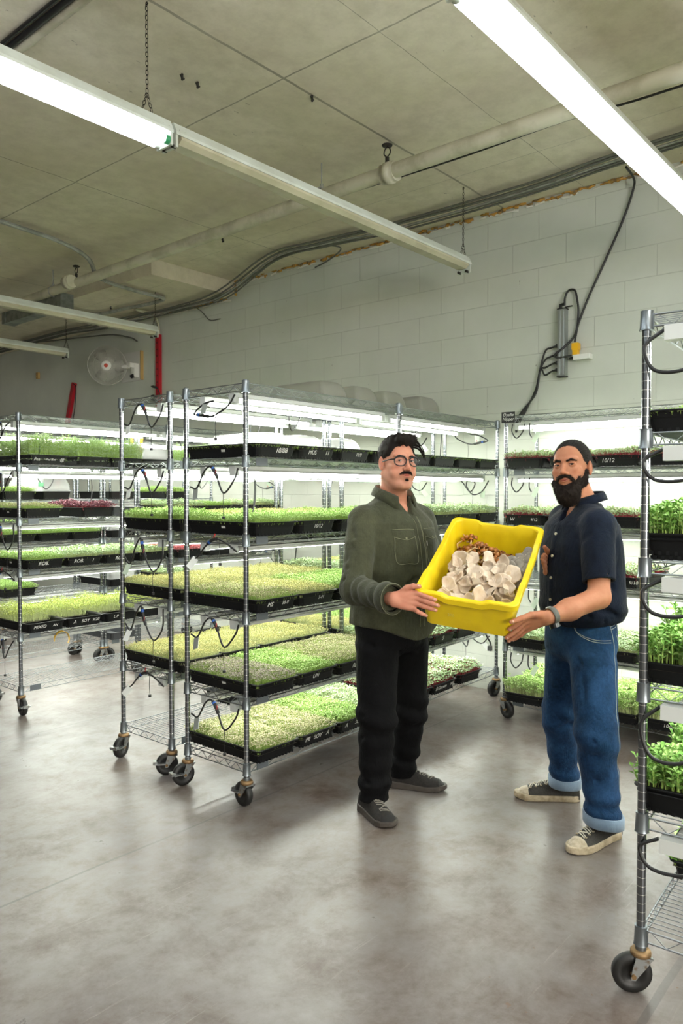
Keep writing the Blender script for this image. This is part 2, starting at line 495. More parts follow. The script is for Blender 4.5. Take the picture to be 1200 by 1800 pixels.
# bundle of cables clipped under the ceiling beside the block wall
rng = random.Random(3)
PB = [(4.56, -1.5), (4.58, 1.34), (4.67, 2.34), (4.68, 3.41), (4.60, 4.17), (4.60, 4.68), (4.74, 5.5), (4.80, 6.2), (4.78, 6.9), (4.75, 7.6), (4.66, 8.3), (4.7, 9.95)]
PL = ['topmost grey cable of the bundle', 'thicker dark cable of the bundle', 'pale cable of the bundle', 'cable sagging lowest in the bundle', 'cable nearest the pipe in the bundle', 'cable nearest the wall in the bundle']
for i in range(6):
    pts = []
    for (u, v) in PB:
        zz = 3.50 if v < 5.4 else 3.35
        sag = .05 if i in (3,) else .01
        pts.append((u + (i - 2.5) * .022 + rng.uniform(-.012, .012), v, zz - (i % 3) * .012 - sag * abs(math.sin(v * 1.7 + i))))
    curve_thing('cable_run', PL[i] + ' strapped under the ceiling beside the block wall', 'cable', pts, (.008, .009, .007, .006, .008, .007)[i], m_gcable if i != 2 else m_conduit, 5, 6, 'cables under the ceiling')
curve_thing('cable_run', 'loose thin cable dipping away from the bundle towards the foam crack', 'cable', [(4.60, 4.2, 3.49), (4.75, 4.05, 3.47), (4.9, 4.3, 3.46), (4.99, 4.55, 3.46)], .006, m_gcable)
curve_thing('cable_run', 'loose cable looping over the smooth wall above the fan', 'cable', [(4.75, 9.3, 3.36), (4.85, 8.6, 3.33), (4.9, 8.0, 3.3), (4.93, 7.6, 3.27), (4.96, 7.3, 3.2), (4.97, 7.2, 3.15)], .008, m_gcable)
curve_thing('cable_run', 'thin hooked cable hanging under the lowered bay beside the chain', 'cable', [(4.8, 6.1, 3.37), (4.93, 6.05, 3.30), (4.96, 5.95, 3.2), (4.97, 5.8, 3.19)], .005, m_gcable)
curve_thing('conduit', 'bent grey conduit crossing over the pipe to the lowered bay', 'conduit',
            [(1.0, 5.4, 3.5), (2.69, 5.62, 3.49), (3.2, 5.66, 3.47), (3.5, 5.76, 3.43), (3.75, 5.98, 3.36), (4.2, 6.08, 3.355), (4.5, 6.1, 3.355), (4.56, 6.25, 3.355), (4.52, 6.7, 3.355), (4.45, 7.2, 3.355), (4.1, 7.22, 3.36), (3.8, 7.1, 3.40)], .018, m_conduit)
curve_thing('conduit', 'pair of black conduits across the ceiling above the glowing batten', 'conduit', [(1.70, 2.9, 3.51), (1.70, 3.5, 3.51)], .014, m_cable, spl=False)
curve_thing('conduit', 'pale painted conduit beside the black ones above the glowing batten', 'conduit', [(1.735, 2.0, 3.505), (1.735, 3.5, 3.505)], .02, m_pipe, spl=False)
curve_thing('conduit', 'black conduit across the ceiling above the glowing batten', 'conduit', [(1.67, 2.0, 3.515), (1.67, 2.9, 3.515), (1.67, 3.5, 3.515)], .009, m_cable, spl=False)
curve_thing('conduit', 'white conduit bending down the wall into the long red rail', 'conduit', [(4.6, 6.7, 3.36), (4.85, 6.75, 3.35), (4.95, 6.79, 3.28), (4.97, 6.8, 3.15)], .014, m_pipe)
b = MB(); b.box((-.06, -.55, -.06), (.06, .55, .06)); b.box((-.065, -.57, -.065), (.065, -.50, .065)); b.box((-.065, .5, -.065), (.065, .57, .065))
o = b.build('cable_trunking', m_galv, loc=(3.72, 7.05, 3.24)); tag(o, 'galvanised square cable box slung under the cream pipe', 'cable box')
# small bolts and anchors left in the ceiling
for k, (u, v, lab) in enumerate(((2.375, 3.049, 'nearer rusty anchor of the pair beside the glowing batten chain'), (2.471, 3.049, 'farther rusty anchor of the pair beside the glowing batten chain'), (2.94, 2.70, 'rusty bolt stub on the long ceiling joint'), (4.1, 4.75, 'small rusty anchor between cables and pipe'), (4.45, 6.9, 'small rusty anchor in the lowered bay'))):
    z = 3.39 if (v > 5.62 and u > 4.03) else CZ
    b = MB(); b.cyl((0, 0, -.03), (0, 0, 0), .006, 7); b.tube([(-.014, -.006, -.01), (.002, 0, -.022), (.016, .008, -.014)], .006, 6)
    o = b.build('ceiling_anchor', m_dark, loc=(u, v, z)); tag(o, lab, 'anchor', 'anchors in the ceiling')

# ------------------------------------------------------------------ on the block wall
m_alu = mat('brushed_aluminium', '#a5aaa8', .35, metal=.8)
m_black = mat('black_plastic', '#141415', .45)
o = thing('power_strip', 'long aluminium power strip fixed upright on the block wall', 'power strip', (4.975, 2.235, 2.27))
b = MB(); b.box((-.03, -.027, 0), (.02, .027, .455)); b.box((-.036, -.018, .01), (-.03, -.006, .445)); b.box((-.036, .006, .01), (-.03, .018, .445)); b.build('housing', m_alu, o)
b = MB(); b.box((-.034, -.03, .455), (.02, .03, .462)); b.tube([(-.005, .015, .46), (-.005, .015, .49), (-.005, -.005, .49)], .012, 8); b.cyl((-.01, -.02, .468), (-.01, -.07, .47), .005, 6); b.box((-.034, -.03, -.006), (.02, .03, 0)); b.build('end_cap', m_black, o)
for k, z in enumerate((.2, .14, .085, .035)):
    b = MB(); b.box((-.02, .027, z), (.005, .045, z + .022)); b.tube([(-.008, .045, z + .011), (-.008, .075, z + .006)], [.009, .006], 8); b.build('plug', m_black, o)
X = 4.972
curve_thing('extension_lead', 'thick black cord dropping from the ceiling to the power strip', 'cord', [(4.72, 1.72, 3.47), (4.9, 1.74, 3.47), (X, 1.763, 3.43), (X, 1.827, 3.247), (X, 1.956, 2.978), (X, 2.051, 2.789), (X, 2.117, 2.635), (X, 2.156, 2.53), (4.94, 2.215, 2.46), (4.93, 2.262, 2.425), (4.935, 2.275, 2.405), (4.94, 2.24, 2.395), (4.955, 2.18, 2.40), (4.96, 2.165, 2.402)], .0075, m_cable)
curve_thing('extension_lead', 'black cord arching from the power strip top down to a yellow plug', 'cord', [(4.97, 2.223, 2.752), (X, 2.222, 2.8), (X, 2.205, 2.84), (X, 2.18, 2.853), (X, 2.15, 2.84), (X, 2.135, 2.78), (X, 2.125, 2.70), (X, 2.133, 2.59), (4.95, 2.14, 2.49)], .007, m_cable)
rng = random.Random(8)
for k, (z, lab) in enumerate(((2.475, 'topmost of the four cords plugged into the power strip'), (2.415, 'second cord from the top plugged into the power strip'), (2.36, 'third cord from the top plugged into the power strip'), (2.31, 'lowest cord plugged into the power strip'))):
    mid = (2.392 + .01 * (k % 2), 2.36 - .03 * k)
    curve_thing('extension_lead', lab, 'cord', [(4.965, 2.312, z), (4.965, 2.36, z - .02), (4.968, 2.395 if k else 2.4, 2.33 - .0 * k), (4.968, 2.43, 2.2 - .01 * k), (4.965, 2.50 + .008 * k, 2.06), (4.95, 2.54 + .012 * k, 1.98), (4.93, 2.56, 1.90)], .0065, m_cable, group='cords below the power strip')
o = thing('wall_socket', 'white surface socket with a yellow plug on the block wall', 'socket', (4.99, 2.10, 2.388))
b = MB(); b.box((-.045, -.065, -.02), (.01, .05, .015)); b.build('socket_box', m_white, o)
b = MB(); b.box((-.045, .02, .016), (-.005, .055, .05)); b.box((-.048, .015, .05), (-.002, .06, .095)); b.build('yellow_plug', mat('yellow_plug', '#d9a514', .45), o)
b = MB(); b.tube([(-.02, .052, .0), (-.02, .085, -.003)], [.012, .007], 8); b.build('black_plug', m_black, o)
# fan
m_fan = mat('fan_guard', '#b8b6ae', .45, metal=.2)
m_fhub = mat('fan_hub_white', '#dedcd6', .4)
m_wood = mat('raw_plywood_edge', '#b08f58', .7)
fan = thing('wall_fan', 'round white wall fan with a wire guard on a square board', 'fan', (4.98, 7.2, 2.9))
b = MB(); b.box((-.012, -.06, -.18), (.02, .29, .14), 0); b.box((-.016, -.075, -.18), (.02, -.06, .14), 1); b.build('mounting_board', [m_wall, m_wood], fan)
b = MB(); b.box((-.07, -.03, -.15), (-.012, .03, .0)); b.box((-.12, -.025, -.05), (-.06, .03, .0)); b.build('bracket', m_fhub, fan)
b = MB(); b.cyl((-.09, .0, -.15), (-.05, .0, -.13), .022, 10); b.build('pull_knob', m_black, fan)
fd = Vector((-.66, -.72, -.12)).normalized()
fc = Vector((-.26, .20, -.03))
Mf = fd.to_track_quat('Z', 'Y').to_matrix()
def fp(v): return fc + Mf @ Vector(v)
RF = .21
b = MB()
for sgn in (1, -1):
    for k in range(110):
        a = 2 * PI * k / 110 + (0 if sgn > 0 else .05)
        pts = [fp((math.cos(a + s_ * .25) * (.045 + (RF - .045) * s_), math.sin(a + s_ * .25) * (.045 + (RF - .045) * s_), sgn * (.06 - .05 * s_ * s_))) for s_ in (0, .35, .7, 1)]
        b.tube(pts, .0016, 4, caps=False)
for r_, z_ in ((RF, .008), (RF, -.008), (.14, .045), (.09, .055), (.14, -.045)):
    b.tube([fp((r_ * math.cos(a), r_ * math.sin(a), z_)) for a in np.linspace(0, 2 * PI, 40, endpoint=False)], .0035 if r_ == RF else .0018, 5, closed=True)
b.build('guard', m_fan, fan)
b = MB()
for k in range(3):
    rings = []
    for s_ in np.linspace(0, 1, 6):
        r_ = .035 + .145 * s_; w_ = .25 + .35 * math.sin(PI * (.25 + .6 * s_)); a0 = 2 * PI * k / 3
        rings.append([fp((r_ * math.cos(a0 + w_ * q), r_ * math.sin(a0 + w_ * q), .02 * q + th)) for q, th in ((-.9, .0), (0, .003), (.9, .0), (0, -.003))])
    b.loft(rings, 0, True, True, True)
b.build('blade', mat('fan_blade', '#a9a79e', .4), fan)
b = MB(); b.lathe([(0, .078), (.03, .078), (.05, .07), (.055, .055), (.05, .05)], n=24)
b.v = [tuple(fp(v)) for v in b.v]; b.build('guard_badge', m_fhub, fan)
b = MB(); b.lathe([(0, .081), (.02, .081), (.022, .077)], n=20); b.v = [tuple(fp(v)) for v in b.v]
bd = b.build('badge_dot', mat('red_badge', '#b33a24', .4), fan)
b = MB(); b.lathe([(.0, -.02), (.05, -.03), (.055, -.1), (.03, -.15), (0, -.15)], n=16); b.v = [tuple(fp(v)) for v in b.v]; b.build('motor', m_fhub, fan)
b = MB(); b.tube([fp((0, 0, -.1)), (-.1, .02, -.04)], .02, 8); b.build('neck', m_fhub, fan)

# red rails on the wall
m_red = mat('red_rail', '#a80f22', .4, noise=(8, '#8c0d1c', .4, .7))
o = thing('red_rail', 'upright red punched rail on the wall corner beside the fan', 'rail', (4.97, 6.81, 2.5))
b = MB(); b.box((-.02, -.03, -.1), (.02, .03, .67)); 
for k in range(9): b.cyl((-.021, 0, .02 + k * .07), (-.0195, 0, .02 + k * .07), .008, 8, 1)
b.build('rail', [m_red, m_dark], o)
b = MB()
for z in (.1, .0, -.04): b.tube([(-.02, .0, z), (-.06, .02, z + .01), (-.065, .05, z + .015)], [.012, .014, .004], 7)
b.tube(spline([(-.03, -.02, .09), (-.04, -.07, .03), (-.04, -.09, -.06), (-.035, -.12, -.12)], 5), .006, 6)
b.build('clamp', m_black, o)
o = thing('red_rail', 'red rail leaning against the smooth wall behind the far racks', 'rail', (4.976, 8.8, 2.0))
b = MB(); M_ = Matrix.Rotation(math.radians(19), 4, 'X'); b.box((-.02, -.03, -.5), (.02, .03, .86), 0, M_); b.build('rail', m_red, o)
b = MB(); b.tube(spline([(-.02, -.30, .80), (-.02, -.35, .74), (-.02, -.32, .5), (-.02, -.27, .3), (-.02, -.32, .0)], 6), .006, 6); b.build('cord', m_cable, o)
b = MB(); b.box((-.02, -.025, -.03), (.01, .025, .05)); b.cyl((-.03, 0, 0), (-.02, 0, 0), .01, 8)
o = b.build('wall_hook', m_wood, loc=(4.98, 9.4, 2.98)); tag(o, 'small brown hook block on the smooth wall beyond the fan', 'hook')
# dangling wires on the shelf wall side stay with the racks
# ------------------------------------------------------------------ wire racks
m_post = mat('chrome_post', '#9a9ea2', .22, metal=.95)
t = NT(m_post)
c = t.coord('Object'); sep = t.new('ShaderNodeSeparateXYZ'); t.link(c, sep.inputs[0])
fr = t.math('FRACT', t.math('DIVIDE', sep.outputs[2], .0254))
gl = t.math('LESS_THAN', t.math('ABSOLUTE', t.math('SUBTRACT', fr, .5)), .045)
t.link(t.mix(gl, lin('#74787c'), lin('#c9cac8')), t.b.inputs['Base Color'])
t.bump(gl, .4, .002)
m_wire = mat('chrome_wire', '#94989a', .3, metal=.9)
m_collar = mat('collar_metal', '#7d8488', .35, metal=.85)
m_rubber = mat('caster_rubber', '#181817', .5)
m_fork = mat('caster_fork', '#9fa3a3', .35, metal=.85, noise=(40, '#7a6a55', .55, .7))
m_rust = mat('caster_race', '#8a6f4d', .5, metal=.6)
m_grow = mat('grow_light_tube', '#ffffff', .4, emit='#fbfff4', es=GROW)
m_ledh = mat('grow_light_housing', '#c9ccc6', .4, metal=.2)
m_clear = mat('frosted_end_cap', '#c4c8c4', .3)
m_tagm = mat('foil_tag', '#a9b0ac', .3, metal=.5)
m_tagw = mat('white_tag', '#d9ddd8', .5)
m_tagg = mat('green_tag', '#b9c9b4', .5)
m_blue = mat('blue_tape', '#2757a8', .4)
m_redw = mat('red_twist_tie', '#b3241f', .4)
m_strip = mat('shelf_label_holder', '#5a6064', .5)

DEP = .436; LEN = 1.195
SHELF_MESH = {}
def shelf_mesh(L):
    if L in SHELF_MESH: return SHELF_MESH[L]
    b = MB(); zt, zb = .014, -.020; r = .0029
    e = .014
    for y in (0, DEP):                                     # long sides
        b.tube([(e, y, zt), (L - e, y, zt)], r, 5); b.tube([(e, y, zb), (L - e, y, zb)], r, 5)
        n = int((L - .06) / .05); pts = []
        for i in range(n + 1): pts.append((.03 + (L - .06) * i / n, y, zt if i % 2 else zb))
        b.tube(pts, .0019, 4)
    for x in (0, L):
        b.tube([(x, e, zt), (x, DEP - e, zt)], r, 5); b.tube([(x, e, zb), (x, DEP - e, zb)], r, 5)
        n = 9; pts = []
        for i in range(n + 1): pts.append((x, .03 + (DEP - .06) * i / n, zt if i % 2 else zb))
        b.tube(pts, .0019, 4)
    n = int(L / .0245)
    for i in range(1, n): b.tube([(L * i / n, 0, zt + .003), (L * i / n, DEP, zt + .003)], .0016, 4, caps=False)
    for y in (DEP * .33, DEP * .67):                       # snake supports
        pts = []; m = int(L / .049)
        for i in range(m + 1): pts.append((.012 + (L - .024) * i / m, y, zt - .002 if i % 2 else zb + .006))
        b.tube(pts, .0019, 4)
    for x in (0, L):
        for y in (0, DEP):
            b.tube([(x, y, -.030), (x, y, -.024), (x, y, .022), (x, y, .026)], [.0215, .0195, .0175, .0185], 10, 1)
            sx = 1 if x == 0 else -1; sy = 1 if y == 0 else -1
            b.box((x + sx * .014 - .006, y - .004, -.024), (x + sx * .014 + .006, y + .004, .018), 1)
            b.box((x - .004, y + sy * .014 - .006, -.024), (x + .004, y + sy * .014 + .006, .018), 1)
    SHELF_MESH[L] = b.mesh('shelf', [m_wire, m_collar]); return SHELF_MESH[L]
POST_MESH = None
def post_mesh():
    global POST_MESH
    if POST_MESH is None:
        b = MB(); b.tube([(0, 0, .135), (0, 0, 1.984)], .0127, 12); b.tube([(0, 0, 1.98), (0, 0, 1.988), (0, 0, 1.992)], [.0135, .0135, .009], 12, 1)
        b.tube([(0, 0, .125), (0, 0, .14)], .016, 12, 1)
        POST_MESH = b.mesh('post', [m_post, m_collar])
    return POST_MESH
CAST = {}
def caster(parent, x, y, ang, brake):
    key = brake
    if key not in CAST:
        b = MB()
        b.lathe([(0, .128), (.026, .128), (.03, .122), (.03, .113), (.024, .108), (0, .108)], n=14, mi=1)
        for s in (-1, 1):
            rings = []
            for (xx, zz, w) in ((0, .112, .03), (.012, .085, .024), (.025, .055, .013), (.027, .045, .008)):
                rings.append([(xx - w, s * .021, zz), (xx + w * .6, s * .021, zz), (xx + w * .6, s * .024, zz), (xx - w, s * .024, zz)])
            b.loft(rings, 0, False, True, True)
        b.box((-.03, -.024, .106), (.02, .024, .112))
        b.cyl((.025, -.029, .0575), (.025, .029, .0575), .007, 8, 1)
        if brake:
            b.box((.03, -.032, .062), (.085, .032, .068)); b.box((.072, -.02, .06), (.095, .02, .075))
        f = b.mesh('caster', [m_fork, m_rust])
        b = MB()
        prof = [(0, -.010), (.028, -.010), (.03, -.014), (.053, -.015), (.0575, -.008), (.0575, .008), (.053, .015), (.03, .014), (.028, .010), (0, .010)]
        M_ = Matrix.Rotation(PI / 2, 3, 'X')
        b.lathe(prof, n=28, M=M_); w = b.mesh('wheel', m_rubber)
        CAST[key] = (f, w)
    f, w = CAST[key]
    o = obj('caster', f, parent, (x, y, 0), (0, 0, ang))
    obj('wheel', w, o, (.025, 0, .0575))
LIGHT = {}
def grow_light(parent, L, y, z, lit=True):
    """lit: bare tube; otherwise the tube sits inside a shallow reflector"""
    if (L, lit) not in LIGHT:
        b = MB(); b.box((.03, -.017, .008), (L - .03, .017, .024), 0)
        b.loft([[(x, p, q) for p, q in ((-.017, .008), (-.03, -.002), (-.027, -.002), (-.014, .006), (.014, .006), (.027, -.002), (.03, -.002), (.017, .008))] for x in (.035, L - .035)], 0, False, True, True)
        if not lit: b.box((.03, -.027, -.013), (L - .03, -.0245, .012)); b.box((.03, .0245, -.013), (L - .03, .027, .012)); b.box((.03, -.027, .008), (L - .03, .027, .012))
        h = b.mesh('grow_light', m_ledh)
        b = MB(); zt_ = -.008 if lit else -.006; b.tube([(.045, 0, zt_), (L - .045, 0, zt_)], .0115, 8); tb = b.mesh('glowing_tube', m_grow)
        b = MB()
        b.box((0, -.019, -.022), (.03, .019, .022))
        ec = b.mesh('end_socket', m_clear)
        LIGHT[(L, lit)] = (h, tb, ec)
    h, tb, ec = LIGHT[(L, lit)]
    o = obj('grow_light', h, parent, (0, y, z)); obj('glowing_tube', tb, o); obj('end_socket', ec, o, (.012, 0, 0)); obj('end_socket', ec, o, (L - .042, 0, 0))
CABM = {}
def cable_loop(parent, seed, y, z, x=-.012, kind=0, flip=1):
    """power lead hanging at the end of a shelf with its foil tag"""
    key = seed % 6
    if key not in CABM:
        r = random.Random(key * 7 + 1)
        sh = [[(0, .04, 0), (-.004, .06, -.05), (-.01, .13, -.115), (-.012, .18, -.03), (-.012, .22, .012), (-.01, .27, -.01), (-.008, .33, -.09), (-.004, .385, -.085)],
              [(0, .1, 0), (-.01, .14, -.03), (-.015, .20, -.10), (-.018, .24, -.04), (-.014, .20, .0), (-.014, .17, -.05), (-.016, .22, -.12), (-.01, .30, -.10), (-.004, .36, -.02)],
              [(0, .05, -.02), (-.01, .12, .02), (-.012, .19, .035), (-.01, .26, .0), (-.008, .33, -.06), (-.004, .38, -.075)],
              [(0, .07, 0), (-.01, .11, -.05), (-.012, .18, -.13), (-.012, .2, -.01), (-.012, .24, -.07), (-.01, .31, -.09), (-.004, .37, -.03)],
              [(0, .05, .01), (-.01, .045, -.09), (-.012, .12, -.16), (-.01, .20, -.07), (-.01, .23, .01), (-.01, .28, -.04), (-.01, .33, -.13), (-.004, .39, -.10)],
              [(0, .06, .0), (-.008, .10, -.05), (-.012, .20, -.09), (-.01, .30, -.08), (-.006, .35, -.07), (-.012, .27, -.03), (-.01, .2, -.02)]][key]
        pts = spline(sh, 6)
        b = MB(); b.tube(pts, .0045, 7, 0)
        k = len(pts) // 2
        b.tube(pts[k - 4:k + 3], .0085, 7, 0); b.tube(pts[k:k + 2], .0092, 7, 1)
        p = Vector(pts[k - 3]); b.tube([p + Vector((0, 0, .026)), p + Vector((-.008, .006, .005)), p + Vector((-.008, -.007, .008)), p + Vector((0, 0, .022))], .0013, 4, 2)
        q = Vector(pts[k // 2 + 2]); b.tube([q, q + Vector((0, .004, -.06)), q + Vector((0, .0, -.11))], .0014, 4, 0)
        b.tube([q + Vector((0, 0, -.11)), q + Vector((0, 0, -.122))], .008, 6, 0)
        ca = b.mesh('power_lead', [m_cable, m_blue, m_redw])
        b = MB(); e = Vector(pts[-6]); d = Vector((-.03, r.uniform(-.04, .04), -.06)).normalized()
        s_ = d.cross(Vector((1, .2, .1))).normalized() * .017
        A, B_ = e - d * .0, e + d * .062
        nn = s_.cross(d).normalized() * .0006
        b.add([A - s_ - nn, A + s_ - nn, B_ + s_ - nn, B_ - s_ - nn, A - s_ + nn, A + s_ + nn, B_ + s_ + nn, B_ - s_ + nn],
              [(0, 1, 2, 3), (7, 6, 5, 4), (0, 4, 5, 1), (1, 5, 6, 2), (2, 6, 7, 3), (3, 7, 4, 0)])
        tg = [b.mesh('paper_tag', m) for m in (m_tagm, m_tagw, m_tagg)]
        CABM[key] = (ca, tg)
    ca, tg = CABM[key]
    o = obj('power_lead', ca, parent, (x, y, z)); obj('paper_tag', tg[kind], o)
    if flip < 0: o.rotation_euler = (0, 0, PI); o.location = (x, y + DEP, z)

RACKS = {}
b = MB(); b.box((.06, -.006, -.022), (.135, -.003, .016)); HOLDER = b.mesh('label_holder', m_strip)
def rack(key, x, y, rz, levels, label, L=LEN, cable=(), tags=1, far_cable=False, lights=5, holders=True, group=None):
    o = thing('wire_rack', label, 'rack', (x, y, 0), rz, group or 'chrome wire growing racks')
    r = random.Random(key)
    for i, (px_, py_) in enumerate(((0, 0), (L, 0), (0, DEP), (L, DEP))):
        obj('post', post_mesh(), o, (px_, py_, 0))
        caster(o, px_, py_, (CASTANG.get(key, {}).get(i, r.uniform(0, 6.28))), key in 'ABL' and i in (0, 2))
    for z in levels:
        sh = obj('shelf', shelf_mesh(L), o, (0, 0, z))
        if z != levels[0]: obj('label_holder', HOLDER, sh)
    for i, z in enumerate(levels[:lights]):
        for yy in (.11, .325): grow_light(o, L, yy, z - .045, i < 2)
        if i in cable: cable_loop(o, r.randrange(6) + i, 0, z - .035, kind=(tags + (i == 2)) % 3)
        if far_cable: cable_loop(o, r.randrange(6), 0, z - .04, x=L + .012, kind=2 if i % 2 else 1, flip=-1)
    RACKS[key] = (o, x, y, rz, levels, L)
    return o
CASTANG = {'A': {0: 2.45, 2: 3.5}, 'B': {0: 1.45, 2: 2.9}, 'L': {0: 4.6}, 'R': {2: 2.1}, 'B2': {1: 2.9}, 'D': {0: 5.9}}
ZL = dict(B=[1.961, 1.618, 1.249, .888, .492, .181], A=[1.964, 1.619, 1.250, .887, .510, .166], L=[1.971, 1.640, 1.284, .942, .519, .167],
          D=[1.951, 1.605, 1.248, .900, .468, .112], R=[1.966, 1.627, 1.255, .891, .508, .172], M=[1.965, 1.72, 1.40, 1.06, .63, .16])
rack('B', 2.387, 2.611, 0, ZL['B'], 'chrome wire rack whose loaded short end stands just behind the man in green', cable=range(5), tags=0)
rack('A', 2.415, 3.215, 0, ZL['A'], 'chrome wire rack with an empty bottom shelf beside the loaded rack end', cable=range(5), tags=1)
rack('B2', 3.645, 2.65, .03, ZL['B'], 'chrome wire rack between the green shirted man and the block wall', L=1.245, far_cable=True)
rack('A2', 3.66, 3.215, 0, ZL['A'], 'chrome wire rack carrying big clear domes on its very top', far_cable=True)
rack('L', 2.429, 4.852, 0, ZL['L'], 'chrome wire rack with fluffy pea shoots on its upper shelf', cable=range(5), tags=0)
rack('L2', 3.655, 4.852, 0, ZL['L'], 'chrome wire rack carrying pink seedlings, seen through the loaded racks', far_cable=True)
rack('M', 2.47, 5.86, 0, ZL['M'], 'chrome wire rack directly behind the pea shoot rack, mostly empty below', cable=(0, 1, 2))
rack('M2', 3.70, 5.86, 0, ZL['M'], 'chrome wire rack with milky domed trays behind the yellow card', far_cable=True)
rack('N', 3.53, 7.37, 0, ZL['M'], 'chrome wire rack farthest away, near the fan wall', cable=(0, 1))
rack('R', 2.271, .319, .06, ZL['R'], 'nearest chrome wire rack, cut by the frame edge, with tall pea shoots', cable=())
rack('D', 4.455, 2.385, -PI / 2, ZL['D'], 'chrome wire rack along the block wall behind the bearded man', cable=())
rack('D2', 4.455, 1.165, -PI / 2, ZL['D'], 'chrome wire rack along the block wall, next past the bearded man')
# leads that hang under D and at R's near end
Dr = RACKS['D'][0]
for i, z in enumerate(ZL['D'][:5]):
    for k, xx in enumerate((.04, .16)):
        b = MB(); r_ = random.Random(i * 5 + k)
        pts = spline([(xx, .012, z - .04), (xx + .005, -.005, z - .09), (xx + .04, -.01, z - .13), (xx + .08, -.005, z - .09), (xx + .085, .01, z - .04)] if k == 0 else
                     [(xx, .012, z - .04), (xx + .005, .0, z - .10), (xx + .02, .0, z - .13)], 6)
        b.tube(pts, .0045, 6, 0); lead = b.build('power_lead', m_cable, Dr)
        if k:
            b = MB(); M_ = Matrix.Translation((xx + .05, -.004, z - .13)) @ Matrix.Rotation(.5, 4, 'Y')
            b.box((-.015, -.0006, -.035), (.015, .0006, .035), 0, M_); b.build('paper_tag', m_tagg, lead)
Rr = RACKS['R'][0]
for i, z in enumerate(ZL['R'][:5]):
    b = MB(); b.box((-.03, DEP - .125, z - .068), (.01, DEP - .055, z - .026)); b.build('driver_box', m_clear, Rr)
    b = MB(); s_ = (.10, .07, .08, .13, .07)[i]
    pts = spline([(-.01, DEP - .05, z - .035), (-.02, DEP - .0, z - .04 - s_ * .4), (-.025, DEP - .03, z - .05 - s_), (-.02, DEP - .12, z - .05 - s_), (-.015, DEP - .2, z - .05 - s_ * .3), (-.01, DEP - .21, z - .03), (-.02, DEP - .15, z + .005 if i == 0 else z - .03)], 7)
    b.tube(pts, .0055, 8); lead = b.build('power_lead', m_cable, Rr)
    if i in (0, 2):
        b = MB(); M_ = Matrix.Translation((-.03, DEP - .17, z - .10 - .03 * i)) @ Matrix.Rotation(.6, 4, 'X')
        b.box((-.001, -.03, -.04), (.001, .03, .04), 0, M_); b.build('paper_tag', m_tagw, lead)

